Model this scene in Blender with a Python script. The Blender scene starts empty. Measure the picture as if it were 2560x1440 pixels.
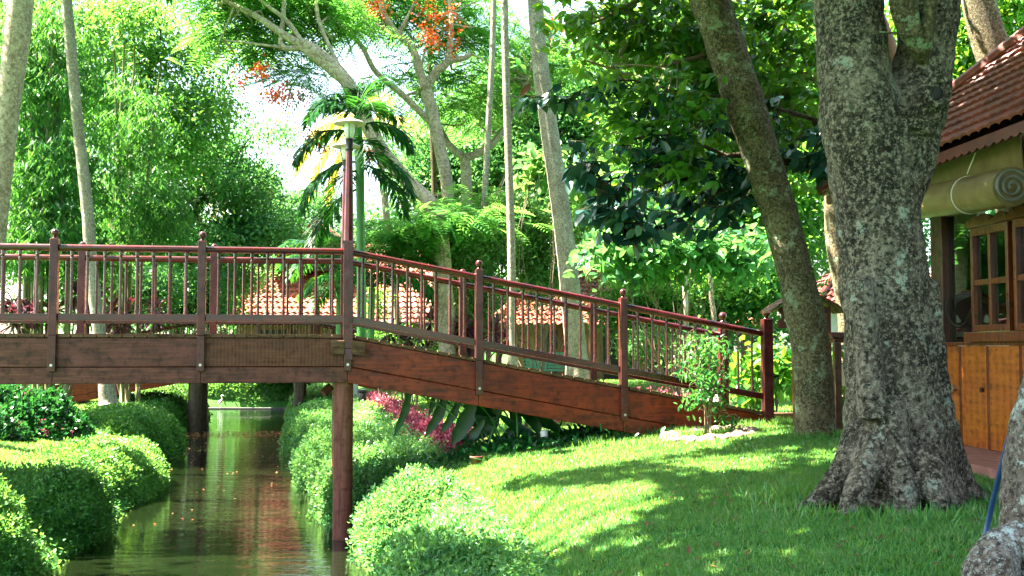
import bpy, math, random
import numpy as np
from mathutils import Matrix, Vector, Euler, noise as mnoise

# ------------------------------------------------------------------ camera, world, sun
sc = bpy.context.scene
COL = sc.collection
F = 2800.0                       # focal length in pixels of the 2560-wide photograph
PITCH = math.atan(153 / F)       # the horizon lies 153 px under the middle
CAMZ = 2.42                      # camera above the water (z = 0)
cd = bpy.data.cameras.new('camera'); cam = bpy.data.objects.new('camera', cd); COL.objects.link(cam)
cam.location = (0, 0, CAMZ); cam.rotation_euler = (math.pi / 2 + PITCH, 0, 0)
cd.sensor_width = 36; cd.lens = F / 2560 * 36; cd.clip_end = 2000; cd.clip_start = .05
sc.camera = cam

SUN_EL = math.radians(57); SUN_AZ = math.radians(7)      # from the left, a little beyond the scene
SUN = np.array([-math.cos(SUN_EL) * math.cos(SUN_AZ), math.cos(SUN_EL) * math.sin(SUN_AZ), math.sin(SUN_EL)])
w = bpy.data.worlds.new('World'); sc.world = w; w.use_nodes = True
nt = w.node_tree; nt.nodes.clear()
sky = nt.nodes.new('ShaderNodeTexSky'); sky.sky_type = 'NISHITA'; sky.sun_disc = False
sky.sun_elevation = SUN_EL; sky.sun_rotation = math.radians(-83); sky.air_density = 1.2; sky.dust_density = 2
hs = nt.nodes.new('ShaderNodeHueSaturation'); hs.inputs['Saturation'].default_value = .9
bg = nt.nodes.new('ShaderNodeBackground'); bg.inputs['Strength'].default_value = .05
wo = nt.nodes.new('ShaderNodeOutputWorld')
nt.links.new(sky.outputs[0], hs.inputs['Color']); nt.links.new(hs.outputs[0], bg.inputs[0]); nt.links.new(bg.outputs[0], wo.inputs[0])
sl = bpy.data.lights.new('sun', 'SUN'); sl.energy = 5; sl.angle = math.radians(.5); sl.color = (1, .92, .76)
so = bpy.data.objects.new('sun', sl); COL.objects.link(so)
so.rotation_euler = Vector(SUN).to_track_quat('Z', 'Y').to_euler()
sc.view_settings.view_transform = 'Standard'; sc.view_settings.look = 'None'
sc.view_settings.gamma = 1; sc.view_settings.exposure = 4.0
sc.cycles.max_bounces = 7; sc.cycles.diffuse_bounces = 3; sc.cycles.glossy_bounces = 3
sc.cycles.transmission_bounces = 4; sc.cycles.transparent_max_bounces = 8
sc.cycles.sample_clamp_indirect = 6; sc.cycles.caustics_reflective = False; sc.cycles.caustics_refractive = False
try:
    sc.cycles.use_denoising = True; sc.cycles.denoiser = 'OPENIMAGEDENOISE'
except Exception:
    pass

R = np.random.default_rng(11)
PI = math.pi

# ------------------------------------------------------------------ placing things
cp, sp = math.cos(PITCH), math.sin(PITCH)
def P(px, py, Y):
    dx = (px - 1280) / F; dy = (720 - py) / F
    fy = cp - sp * dy; fz = sp + cp * dy
    k = Y / fy
    return np.array([dx * k, Y, CAMZ + fz * k])
def to_px(p):
    """world points (n,3) -> photo pixels"""
    p = np.atleast_2d(p); x = p[:, 0]; y = p[:, 1]; z = p[:, 2] - CAMZ
    d = y * cp + z * sp; u = -y * sp + z * cp
    return 1280 + F * x / d, 720 - F * u / d

YS = [0, 8, 12, 18.5, 26.4, 33.5, 45, 60]
def xR(y): return np.interp(y, YS, [-.2, -.8, -1.5, -2.97, -4.86, -6.2, -8, -9])
def xL(y): return np.interp(y, [0, 8, 12, 15, 19, 24, 30, 33, 45, 60], [-4, -4.5, -5.0, -5.45, -6.15, -7.6, -9.4, -9.8, -13, -15])
def gz(x, y):
    x = np.asarray(x, float); y = np.asarray(y, float)
    dr = x - xR(y); dl = xL(y) - x; de = y - 45.4
    hr = np.interp(dr, [-1.2, -.3, 0, .5, 1, 1.7, 3, 6, 14, 60], [-.8, -.6, 0, .42, .78, 1.04, 1.2, 1.4, 1.5, 1.7])
    hl = np.interp(dl, [-1.2, -.3, 0, .5, 1, 2.5, 6, 12, 60], [-.8, -.6, 0, .4, .62, .82, 1.15, 1.4, 1.7])
    he = np.interp(de, [-.6, 0, .3, 1, 8, 60], [-.8, -.6, .35, .6, 1.25, 1.7])
    h = np.maximum(np.maximum(hr, hl), he) - .14 * np.clip((x - 3.75) / .4, 0, 1) * np.clip(15.5 - y, 0, 1) * np.clip(y - 5, 0, 1)
    return h + .03 * np.sin(x * 1.3 + y * .7) * np.clip(h, 0, 1)
def gp(px, py):
    """where the ray through a photo pixel meets the ground"""
    Y = 4.0
    while Y < 70:
        p = P(px, py, Y)
        if p[2] < gz(p[0], p[1]): return p
        Y += .05
    return P(px, py, 60)

# ------------------------------------------------------------------ materials
def M(name):
    m = bpy.data.materials.new(name); m.use_nodes = True
    n = m.node_tree; b = n.nodes['Principled BSDF']
    return m, n, b
def N(n, t, **k):
    x = n.nodes.new(t)
    for a, v in k.items():
        if a in x.inputs.keys(): x.inputs[a].default_value = v
        else: setattr(x, a, v)
    return x
def ramp(n, stops, fac=None):
    r = n.nodes.new('ShaderNodeValToRGB'); e = r.color_ramp.elements
    while len(e) < len(stops): e.new(.5)
    for i, (p, c) in enumerate(stops):
        e[i].position = p; e[i].color = tuple(c) + (1,) if len(c) == 3 else c
    if fac is not None: n.links.new(fac, r.inputs[0])
    return r
def bump(n, b, h, s, d=.02):
    bp = N(n, 'ShaderNodeBump'); bp.inputs['Strength'].default_value = s; bp.inputs['Distance'].default_value = d
    n.links.new(h, bp.inputs['Height']); n.links.new(bp.outputs[0], b.inputs['Normal']); return bp
def coords(n, scale=(1, 1, 1), obj=False):
    t = n.nodes.new('ShaderNodeTexCoord'); mp = n.nodes.new('ShaderNodeMapping'); mp.inputs['Scale'].default_value = scale
    if obj: n.links.new(t.outputs['Object'], mp.inputs[0])
    else:
        g = n.nodes.new('ShaderNodeNewGeometry'); n.links.new(g.outputs['Position'], mp.inputs[0])
    return mp.outputs[0]
def noise(n, vec, scale, detail=4, rough=.55):
    x = N(n, 'ShaderNodeTexNoise'); x.inputs['Scale'].default_value = scale; x.inputs['Detail'].default_value = detail
    x.inputs['Roughness'].default_value = rough; n.links.new(vec, x.inputs['Vector']); return x.outputs['Fac']
def mixc(n, fac, a, b, mode='MIX'):
    x = n.nodes.new('ShaderNodeMix'); x.data_type = 'RGBA'; x.blend_type = mode
    for s, v in ((0, fac), (6, a), (7, b)):
        if hasattr(v, 'is_linked') or hasattr(v, 'links'): n.links.new(v, x.inputs[s])
        else: x.inputs[s].default_value = v if s == 0 else (tuple(v) + (1,) if len(v) == 3 else v)
    return x.outputs[2]

def leaf_mat(name, cols, trans, tmix=.4, rough=.45, spec=.35, cl=1.0):
    """cols: dark .. light real leaf colours, picked leaf by leaf; trans: colour of the light that passes through"""
    f_ = 1 if name in ('flame_flower', 'fallen_petal', 'yellow_palm_leaf', 'pink_bedding_leaf') else .58
    cols = [(c[0] * f_ * (.74 if f_ < 1 else 1), c[1] * f_, c[2] * f_ * (1.15 if f_ < 1 else 1)) for c in cols]; trans = tuple(x * (.5 + f_ / 2) for x in trans)
    m, n, b = M(name)
    a = N(n, 'ShaderNodeAttribute'); a.attribute_name = 'rnd'
    nf = noise(n, coords(n), cl, 2)
    mr = n.nodes.new('ShaderNodeMath'); mr.operation = 'MULTIPLY_ADD'; n.links.new(nf, mr.inputs[0]); mr.inputs[1].default_value = .8; mr.inputs[2].default_value = -.4
    ad = n.nodes.new('ShaderNodeMath'); n.links.new(a.outputs['Fac'], ad.inputs[0]); n.links.new(mr.outputs[0], ad.inputs[1]); ad.use_clamp = True
    k = len(cols)
    r = ramp(n, [(i / (k - 1), c) for i, c in enumerate(cols)], ad.outputs[0])
    n.links.new(r.outputs[0], b.inputs['Base Color']); b.inputs['Roughness'].default_value = rough
    b.inputs['Specular IOR Level'].default_value = spec
    tr = N(n, 'ShaderNodeBsdfTranslucent')
    tc = mixc(n, .5, r.outputs[0], trans); n.links.new(tc, tr.inputs[0])
    mx = n.nodes.new('ShaderNodeMixShader'); mx.inputs[0].default_value = tmix
    n.links.new(b.outputs[0], mx.inputs[1]); n.links.new(tr.outputs[0], mx.inputs[2])
    n.links.new(mx.outputs[0], n.nodes['Material Output'].inputs[0])
    return m
def bark_mat(name, dark, mid, light, lichen=None, scale=6, bs=.6, rings=0, amount=.62):
    m, n, b = M(name)
    v = coords(n, (1, 1, .55)); v1 = coords(n, (1, 1, 1))
    f = noise(n, v, scale, 8, .65)
    r = ramp(n, [(.3, dark), (.5, mid), (.72, light)], f); c = r.outputs[0]
    f2 = noise(n, v1, scale * 5, 5, .7)
    c = mixc(n, ramp(n, [(.45, (0, 0, 0)), (.6, (.7, .7, .7))], f2).outputs[0], c, dark)
    if lichen:
        f3 = noise(n, v1, scale * 1.1, 9, .72)
        c = mixc(n, ramp(n, [(amount, (0, 0, 0)), (amount + .03, (1, 1, 1))], f3).outputs[0], c, lichen)
        f4 = noise(n, v1, scale * 9, 4, .7)
        f5 = noise(n, v1, scale * .5, 3); gt_ = n.nodes.new('ShaderNodeMath'); gt_.operation = 'MULTIPLY_ADD'; n.links.new(f5, gt_.inputs[0]); gt_.inputs[1].default_value = .35; n.links.new(f4, gt_.inputs[2]); f4 = gt_.outputs[0]
        c = mixc(n, ramp(n, [(.5, (0, 0, 0)), (.62, (.75, .75, .75))], noise(n, v1, scale * .45, 6, .7)).outputs[0], c, dark)
        c = mixc(n, ramp(n, [(amount + .2, (0, 0, 0)), (amount + .24, (.55, .55, .55))], f4).outputs[0], c, tuple(min(1, x * 1.2) for x in lichen))
    f6 = noise(n, v1, scale * 7, 6, .8); c = mixc(n, ramp(n, [(.5, (0, 0, 0)), (.58, (.8, .8, .8))], f6).outputs[0], c, light)
    f7 = noise(n, v1, scale * 5, 6, .8); c = mixc(n, ramp(n, [(.53, (0, 0, 0)), (.6, (.9, .9, .9))], f7).outputs[0], c, dark)
    n.links.new(c, b.inputs['Base Color']); b.inputs['Roughness'].default_value = .9; b.inputs['Specular IOR Level'].default_value = .2
    h = n.nodes.new('ShaderNodeMath'); h.operation = 'ADD'; n.links.new(f6, h.inputs[0]); n.links.new(f2, h.inputs[1])
    bump(n, b, h.outputs[0], min(1, bs * 1.3), .035)
    return m
def wood_mat(name, dark, mid, light, rough=.35, axis=0, scale=3, blotch=None, coat=.3, bs=.25, stripes=0):
    m, n, b = M(name)
    s = [12, 12, 12]; s[axis] = .8
    v = coords(n, tuple(s), obj=True); v1 = coords(n, (1, 1, 1), obj=True)
    f = noise(n, v, scale, 6, .6)
    c = ramp(n, [(.3, dark), (.52, mid), (.75, light)], f).outputs[0]
    f2 = noise(n, v1, 3.2, 6, .65)
    if blotch: c = mixc(n, ramp(n, [(.45, (0, 0, 0)), (.68, (.85, .85, .85))], f2).outputs[0], c, blotch)
    f3 = noise(n, v1, 9, 6, .7)
    c = mixc(n, ramp(n, [(.5, (0, 0, 0)), (.66, (.8, .8, .8))], f3).outputs[0], c, dark)
    if stripes:
        wv = N(n, 'ShaderNodeTexWave'); wv.inputs['Scale'].default_value = stripes; wv.inputs['Distortion'].default_value = 2
        n.links.new(v1, wv.inputs[0])
        c = mixc(n, ramp(n, [(.2, (0, 0, 0)), (.8, (.35, .35, .35))], wv.outputs['Fac']).outputs[0], c, light)
    n.links.new(c, b.inputs['Base Color'])
    rr = ramp(n, [(.3, (rough * .6,) * 3), (.7, (min(1, rough * 1.6),) * 3)], f3); n.links.new(rr.outputs[0], b.inputs['Roughness'])
    b.inputs['Coat Weight'].default_value = coat; b.inputs['Coat Roughness'].default_value = .2; b.inputs['Specular IOR Level'].default_value = .3
    bump(n, b, f, bs, .01)
    return m
def plain(name, c, rough=.6, metal=0, nz=.25, scale=8, bs=.1, coat=0):
    m, n, b = M(name); v = coords(n, obj=True); f = noise(n, v, scale, 5)
    c2 = tuple(x * (1 - nz) for x in c); c3 = tuple(min(1, x * (1 + nz)) for x in c)
    n.links.new(ramp(n, [(.3, c2), (.7, c3)], f).outputs[0], b.inputs['Base Color'])
    b.inputs['Roughness'].default_value = rough; b.inputs['Metallic'].default_value = metal; b.inputs['Coat Weight'].default_value = coat
    if bs: bump(n, b, f, bs, .01)
    return m

MT = {}
# leaves
MT['bamboo'] = leaf_mat('bamboo_leaf', [(.010, .09, .018), (.025, .16, .03), (.06, .26, .04), (.2, .4, .06)], (.25, .65, .06), .45)
MT['fine'] = leaf_mat('fine_leaf', [(.015, .11, .02), (.045, .22, .035), (.10, .33, .05), (.26, .48, .08)], (.4, .8, .08), .5)
MT['cool'] = leaf_mat('cool_leaf', [(.012, .09, .028), (.03, .16, .04), (.07, .26, .06), (.2, .4, .11)], (.28, .7, .12), .45)
MT['feather'] = leaf_mat('feather_leaf', [(.03, .17, .03), (.06, .28, .045), (.12, .4, .06), (.22, .5, .08)], (.35, .8, .1), .5)
MT['light'] = leaf_mat('light_shrub_leaf', [(.05, .18, .03), (.10, .28, .05), (.22, .42, .09), (.42, .55, .2)], (.45, .75, .15), .42)
MT['broad'] = leaf_mat('broad_leaf', [(.01, .09, .012), (.02, .16, .02), (.06, .26, .025), (.2, .42, .03)], (.45, .8, .04), .45, .35, .45)
MT['rubber'] = leaf_mat('rubber_leaf', [(.012, .05, .035), (.025, .085, .055), (.045, .13, .085), (.09, .2, .13)], (.08, .28, .05), .12, .25, .55)
MT['palm'] = leaf_mat('palm_leaf', [(.008, .08, .014), (.014, .13, .02), (.03, .19, .03), (.09, .3, .04)], (.2, .6, .05), .35, .35, .5)
MT['palm_dark'] = leaf_mat('dark_palm_leaf', [(.004, .04, .008), (.008, .075, .012), (.015, .11, .016), (.05, .2, .03)], (.12, .5, .04), .3, .5, .2)
MT['palm_yellow'] = leaf_mat('yellow_palm_leaf', [(.25, .3, .02), (.4, .42, .03), (.55, .5, .06), (.6, .55, .2)], (.9, .85, .1), .5)
MT['hedge'] = leaf_mat('hedge_leaf', [(.03, .16, .03), (.07, .28, .045), (.15, .42, .06), (.34, .58, .13)], (.5, .85, .1), .35, .4, .4, 2)
MT['cover'] = leaf_mat('cover_leaf', [(.035, .18, .035), (.08, .30, .06), (.17, .44, .09), (.36, .58, .2)], (.5, .85, .15), .35, .4, .4, 2)
MT['sapling'] = leaf_mat('sapling_leaf', [(.015, .11, .02), (.03, .18, .03), (.07, .27, .04), (.16, .4, .06)], (.2, .55, .06), .3, .35, .4)
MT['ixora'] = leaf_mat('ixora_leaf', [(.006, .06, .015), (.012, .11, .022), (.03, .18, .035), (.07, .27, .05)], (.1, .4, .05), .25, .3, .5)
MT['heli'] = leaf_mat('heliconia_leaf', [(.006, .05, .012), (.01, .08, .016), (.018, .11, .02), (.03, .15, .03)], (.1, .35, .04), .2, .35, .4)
MT['red_leaf'] = leaf_mat('cordyline_leaf', [(.05, .012, .02), (.1, .02, .035), (.2, .05, .07), (.3, .12, .12)], (.4, .05, .08), .3)
MT['pink_leaf'] = leaf_mat('pink_bedding_leaf', [(.12, .012, .03), (.19, .02, .05), (.28, .045, .09), (.4, .12, .15)], (.4, .06, .12), .3)
MT['flower'] = leaf_mat('flame_flower', [(.5, .03, .01), (.65, .06, .015), (.75, .12, .02), (.8, .25, .04)], (.95, .2, .04), .4)
MT['petal'] = leaf_mat('fallen_petal', [(.4, .05, .03), (.55, .12, .05), (.6, .3, .12), (.5, .45, .2)], (.7, .2, .1), .2)
MT['grass'] = leaf_mat('grass_blade', [(.03, .2, .035), (.065, .32, .05), (.12, .42, .07), (.40, .5, .16)], (.7, .95, .12), .4, .4, .4, 1.5)
# bark
MT['bark_big'] = bark_mat('mottled_grey_bark', (.010, .009, .006), (.10, .08, .055), (.40, .34, .26), (.34, .40, .32), 4.2, .9, amount=.60)
MT['bark_lean'] = bark_mat('lichened_bark', (.035, .028, .015), (.13, .10, .055), (.24, .2, .12), (.26, .34, .22), 5, .7, amount=.56)
MT['bark_palm'] = bark_mat('pale_ringed_bark', (.12, .10, .07), (.24, .21, .16), (.36, .33, .26), (.38, .42, .33), 5, .4, amount=.6)
MT['bark_pale'] = bark_mat('pale_smooth_bark', (.16, .12, .08), (.33, .27, .19), (.46, .40, .30), (.42, .44, .36), 3, .3, amount=.62)
MT['bark_dark'] = bark_mat('dark_bark', (.02, .014, .008), (.06, .045, .025), (.12, .09, .05), None, 6, .5)
MT['bark_white'] = bark_mat('white_patched_bark', (.04, .03, .025), (.16, .12, .09), (.32, .26, .22), (.55, .62, .58), 5, .9, amount=.55)
MT['green_stem'] = plain('green_palm_stem', (.04, .2, .03), .4)
MT['twig'] = plain('twig_bark', (.14, .10, .06), .8)
MT['culm'] = plain('bamboo_culm', (.10, .11, .025), .4)
# bridge
MT['fascia_grey'] = wood_mat('weathered_fascia_wood', (.02, .005, .003), (.10, .022, .012), (.19, .06, .036), .4, 0, 2.2, (.15, .034, .03), .03, .35)
MT['fascia_stripe'] = wood_mat('ribbed_fascia_wood', (.02, .005, .002), (.09, .021, .007), (.17, .052, .018), .45, 0, 2.2, (.10, .024, .012), .03, .35, stripes=7)
MT['fascia_red'] = wood_mat('red_varnished_fascia_wood', (.035, .003, .001), (.15, .013, .003), (.27, .034, .006), .4, 0, 2.2, (.26, .028, .005), .06, .3)
MT['rail'] = wood_mat('red_brown_rail_wood', (.015, .0015, .0015), (.058, .003, .003), (.12, .008, .006), .24, 0, 2, None, .6, .15)
MT['post'] = wood_mat('dark_red_post_wood', (.02, .003, .003), (.075, .009, .008), (.13, .022, .018), .3, 2, 2, (.11, .028, .03), .2, .15)
MT['pile'] = wood_mat('painted_pile', (.07, .02, .016), (.18, .05, .036), (.26, .085, .06), .55, 2, 2, None, .1, .2)
MT['pile_dark'] = wood_mat('dark_pile_wood', (.02, .014, .01), (.06, .035, .025), (.09, .055, .04), .5, 2, 2, None, .1, .2)  # plain darker wood for the distant piles and all joists
MT['block'] = wood_mat('bare_wood_block', (.04, .018, .009), (.11, .05, .024), (.19, .10, .05), .6, 0, 2, None, 0, .3)
MT['metal_dark'] = plain('dark_metal', (.03, .03, .03), .4, .7)
MT['bolt'] = plain('steel_bolt', (.45, .45, .45), .3, 1)
MT['lamp_cap'] = plain('lamp_cap_enamel', (.45, .43, .38), .4)
MT['lamp_glass'] = plain('milk_glass', (.72, .74, .70), .15, 0, .03, 3, 0)
# house
MT['tile'] = plain('terracotta_tile', (.14, .028, .017), .6, 0, .6, 3.5, .2)
MT['tile_pale'] = plain('pale_terracotta_tile', (.30, .09, .05), .7, 0, .3, 1.2, .2)
MT['fascia_carved'] = plain('carved_red_board', (.08, .018, .01), .6, 0, .4)
MT['panel'] = wood_mat('orange_veneer', (.12, .025, .003), (.33, .085, .009), (.46, .14, .016), .35, 0, 1.2, (.3, .06, .006), .4, .1, stripes=2.2)
MT['frame'] = wood_mat('teak_frame', (.04, .008, .002), (.13, .028, .007), (.2, .05, .012), .35, 2, 2, None, .4, .15)
MT['dark_frame'] = wood_mat('dark_teak_frame', (.02, .007, .004), (.07, .02, .01), (.11, .035, .018), .4, 2, 2, None, .3, .15)
MT['paving'] = plain('red_paving', (.24, .10, .075), .75, 0, .35, 6, .2)
MT['plaster'] = plain('grey_green_plaster', (.30, .33, .30), .7, 0, .12)
MT['cream'] = plain('cream_plaster', (.6, .5, .34), .8, 0, .15)
MT['orange_wall'] = plain('orange_plaster', (.22, .10, .05), .8, 0, .3)
MT['dark_int'] = plain('dark_opening', (.012, .009, .008), .7)
MT['rope'] = plain('cotton_rope', (.55, .52, .46), .8)
MT['hem'] = plain('white_cloth_lining', (.17, .165, .15), .8)
MT['white'] = plain('white_paint', (.75, .74, .7), .5, 0, .08)
MT['blue'] = plain('blue_pipe', (.02, .05, .14), .4)
MT['bench'] = plain('green_bench_paint', (.04, .22, .13), .4, 0, .2)
MT['concrete'] = plain('dark_concrete', (.09, .09, .08), .8)
MT['stone'] = plain('pink_river_stone', (.17, .11, .08), .85, 0, .4, 5)
MT['stone_pale'] = plain('pale_rock', (.5, .46, .4), .8, 0, .3, 5)
MT['soil'] = plain('dark_soil', (.06, .035, .02), .95, 0, .5, 7, .5)
MT['clay'] = plain('terracotta_clay', (.13, .04, .02), .8)
def blind_mat():
    m, n, b = M('split_bamboo_blind'); v = coords(n, (1, 1, 1), obj=True)
    wv = N(n, 'ShaderNodeTexWave'); wv.bands_direction = 'Z'; wv.inputs['Scale'].default_value = 28; wv.inputs['Distortion'].default_value = .4; n.links.new(v, wv.inputs[0])
    f = noise(n, v, 5, 5)
    c = mixc(n, ramp(n, [(.3, (0, 0, 0)), (.7, (1, 1, 1))], f).outputs[0], (.11, .07, .02), (.22, .165, .06))
    c = mixc(n, ramp(n, [(.1, (.6, .6, .6)), (.6, (0, 0, 0))], wv.outputs['Fac']).outputs[0], c, (.12, .09, .03))
    n.links.new(c, b.inputs['Base Color']); b.inputs['Roughness'].default_value = .35; b.inputs['Coat Weight'].default_value = .6; b.inputs['Coat Roughness'].default_value = .25
    bump(n, b, wv.outputs['Fac'], .4, .006); return m
MT['blind'] = blind_mat()
def glass_mat():
    m, n, b = M('window_glass'); n.nodes.remove(b)
    g = N(n, 'ShaderNodeBsdfGlossy'); g.inputs['Roughness'].default_value = .02; g.inputs[0].default_value = (.9, 1, .95, 1)
    t = N(n, 'ShaderNodeBsdfTransparent'); t.inputs[0].default_value = (.75, .85, .8, 1)
    fr = N(n, 'ShaderNodeFresnel'); fr.inputs[0].default_value = 1.6
    a = N(n, 'ShaderNodeMath'); a.operation = 'ADD'; n.links.new(fr.outputs[0], a.inputs[0]); a.inputs[1].default_value = .12
    x = N(n, 'ShaderNodeMixShader'); n.links.new(a.outputs[0], x.inputs[0]); n.links.new(t.outputs[0], x.inputs[1]); n.links.new(g.outputs[0], x.inputs[2])
    n.links.new(x.outputs[0], n.nodes['Material Output'].inputs[0]); return m
MT['glass'] = glass_mat()
def ground_mat():
    m, n, b = M('lawn_ground'); v = coords(n)
    f = noise(n, v, 1.2, 5); f2 = noise(n, v, 45, 4, .7)
    c = ramp(n, [(.35, (.035, .13, .022)), (.6, (.07, .19, .03)), (.72, (.13, .14, .05))], f).outputs[0]
    c = mixc(n, ramp(n, [(.42, (.7, .7, .7)), (.58, (0, 0, 0))], f2).outputs[0], c, (.02, .08, .02))
    n.links.new(c, b.inputs['Base Color']); b.inputs['Roughness'].default_value = .95; b.inputs['Specular IOR Level'].default_value = .1
    bump(n, b, f2, .5, .03); return m
MT['ground'] = ground_mat()
def water_mat():
    m, n, b = M('pond_water')
    b.inputs['Base Color'].default_value = (.0035, .006, .002, 1); b.inputs['Roughness'].default_value = .02
    b.inputs['IOR'].default_value = 1.6
    v = coords(n, (.55, 2.2, 1)); f = noise(n, v, 2.2, 3, .5); f2 = noise(n, coords(n, (1, 5, 1)), 6, 2, .5)
    h = n.nodes.new('ShaderNodeMath'); h.operation = 'MULTIPLY_ADD'; n.links.new(f2, h.inputs[0]); h.inputs[1].default_value = .25; n.links.new(f, h.inputs[2])
    bump(n, b, h.outputs[0], .16, .05); return m
MT['water'] = water_mat()

# ------------------------------------------------------------------ mesh helpers
def mk(name, verts, groups, mat, parent=None, rnd=None, smooth=False, loc=None):
    """verts (n,3); groups: list of (m,k) face index arrays; ONE mesh object"""
    verts = np.asarray(verts, np.float32)
    if loc is not None: verts = verts - np.asarray(loc, np.float32)
    groups = [np.asarray(g, np.int32) for g in groups if len(g)]
    me = bpy.data.meshes.new(name)
    nl = sum(g.size for g in groups); nf = sum(len(g) for g in groups)
    me.vertices.add(len(verts)); me.vertices.foreach_set('co', verts.ravel())
    me.loops.add(nl); me.loops.foreach_set('vertex_index', np.concatenate([g.ravel() for g in groups]))
    me.polygons.add(nf)
    ks = np.concatenate([np.full(len(g), g.shape[1], np.int32) for g in groups])
    me.polygons.foreach_set('loop_start', (np.cumsum(ks) - ks).astype(np.int32))
    me.polygons.foreach_set('loop_total', ks)
    if smooth: me.polygons.foreach_set('use_smooth', np.ones(nf, bool))
    me.update(calc_edges=True)
    if rnd is not None:
        at = me.attributes.new('rnd', 'FLOAT', 'FACE'); at.data.foreach_set('value', np.asarray(rnd, np.float32))
    me.materials.append(mat)
    o = bpy.data.objects.new(name, me); COL.objects.link(o)
    if loc is not None: o.location = tuple(float(a) for a in loc)
    if parent is not None: attach(o, parent)
    return o
def attach(o, parent):
    o.parent = parent
    top = parent
    while top.parent: top = top.parent
    if not top.get('local'):
        m = Matrix.Identity(4); q = parent
        chain = []
        while q: chain.append(q); q = q.parent
        for q in reversed(chain): m = m @ q.matrix_parent_inverse @ q.matrix_basis
        o.matrix_parent_inverse = m.inverted()
def tag(o, label=None, cat=None, group=None, kind=None):
    for k, v in (('label', label), ('category', cat), ('group', group), ('kind', kind)):
        if v: o[k] = v
    return o
def thing(name, loc, label, cat, group=None, rz=0, local=False):
    e = bpy.data.objects.new(name, None); COL.objects.link(e); e.empty_display_size = .2
    e.location = tuple(float(a) for a in loc); e.rotation_euler = (0, 0, rz)
    if local: e['local'] = True
    return tag(e, label, cat, group)

class MB:
    """collects polygons; build() links ONE mesh object"""
    def __init__(s): s.v = []; s.f = []
    def add(s, vs, fs):
        k = len(s.v); s.v += [tuple(map(float, a)) for a in vs]; s.f += [tuple(i + k for i in f) for f in fs]; return s
    def box(s, a, b):
        (x0, y0, z0), (x1, y1, z1) = a, b
        return s.add([(x0, y0, z0), (x1, y0, z0), (x1, y1, z0), (x0, y1, z0), (x0, y0, z1), (x1, y0, z1), (x1, y1, z1), (x0, y1, z1)],
                     [(3, 2, 1, 0), (4, 5, 6, 7), (0, 1, 5, 4), (1, 2, 6, 5), (2, 3, 7, 6), (3, 0, 4, 7)])
    def slab(s, s0, s1, z0, z1, h, t0, t1):
        """sloped board: top runs z0 -> z1 between s0 and s1, ends cut plumb"""
        return s.add([(s0, t0, z0 - h), (s1, t0, z1 - h), (s1, t1, z1 - h), (s0, t1, z0 - h), (s0, t0, z0), (s1, t0, z1), (s1, t1, z1), (s0, t1, z0)],
                     [(3, 2, 1, 0), (4, 5, 6, 7), (0, 1, 5, 4), (1, 2, 6, 5), (2, 3, 7, 6), (3, 0, 4, 7)])
    def tube(s, pts, rad, n=10, cap=True):
        pts = [np.array(p, float) for p in pts]
        if not hasattr(rad, '__len__'): rad = [rad] * len(pts)
        k = len(s.v); a = None
        for i, p in enumerate(pts):
            d = pts[min(i + 1, len(pts) - 1)] - pts[max(i - 1, 0)]; d /= np.linalg.norm(d) + 1e-9
            if a is None: a = np.cross(d, [0, 1, 0]) if abs(d[1]) < .9 else np.cross(d, [1, 0, 0])
            a = a - d * np.dot(a, d); a /= np.linalg.norm(a) + 1e-9; b = np.cross(d, a)
            for j in range(n):
                t = 2 * PI * j / n; s.v.append(tuple(p + rad[i] * (a * math.cos(t) + b * math.sin(t))))
        for i in range(len(pts) - 1):
            for j in range(n):
                s.f.append((k + i * n + j, k + i * n + (j + 1) % n, k + (i + 1) * n + (j + 1) % n, k + (i + 1) * n + j))
        if cap: s.f.append(tuple(k + j for j in range(n))); s.f.append(tuple(k + (len(pts) - 1) * n + j for j in reversed(range(n))))
        return s
    def lathe(s, c, prof, n=20):
        """prof: (r, z) from bottom to top round the vertical axis through c"""
        k = len(s.v)
        for r, z in prof:
            for j in range(n):
                t = 2 * PI * j / n; s.v.append((c[0] + r * math.cos(t), c[1] + r * math.sin(t), c[2] + z))
        for i in range(len(prof) - 1):
            for j in range(n): s.f.append((k + i * n + j, k + i * n + (j + 1) % n, k + (i + 1) * n + (j + 1) % n, k + (i + 1) * n + j))
        s.f.append(tuple(k + j for j in reversed(range(n)))); s.f.append(tuple(k + (len(prof) - 1) * n + j for j in range(n)))
        return s
    def prism(s, poly, y0, y1):
        """poly in (x, z) extruded along y"""
        n = len(poly)
        return s.add([(x, y0, z) for x, z in poly] + [(x, y1, z) for x, z in poly],
                     [tuple(range(n)), tuple(range(2 * n - 1, n - 1, -1))] + [(i, i + n, (i + 1) % n + n, (i + 1) % n) for i in range(n)])
    def build(s, name, mat, parent=None, smooth=False, bevel=0, origin=None):
        me = bpy.data.meshes.new(name); v = s.v
        if origin is not None: v = [tuple(np.array(a) - origin) for a in v]
        me.from_pydata(v, [], s.f); me.update(); me.materials.append(mat)
        if smooth: me.polygons.foreach_set('use_smooth', [True] * len(me.polygons))
        o = bpy.data.objects.new(name, me); COL.objects.link(o)
        if origin is not None: o.location = tuple(origin)
        if parent is not None: attach(o, parent)
        if bevel:
            b = o.modifiers.new('bevel', 'BEVEL'); b.width = bevel; b.segments = 2; b.limit_method = 'ANGLE'
        return o

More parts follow.
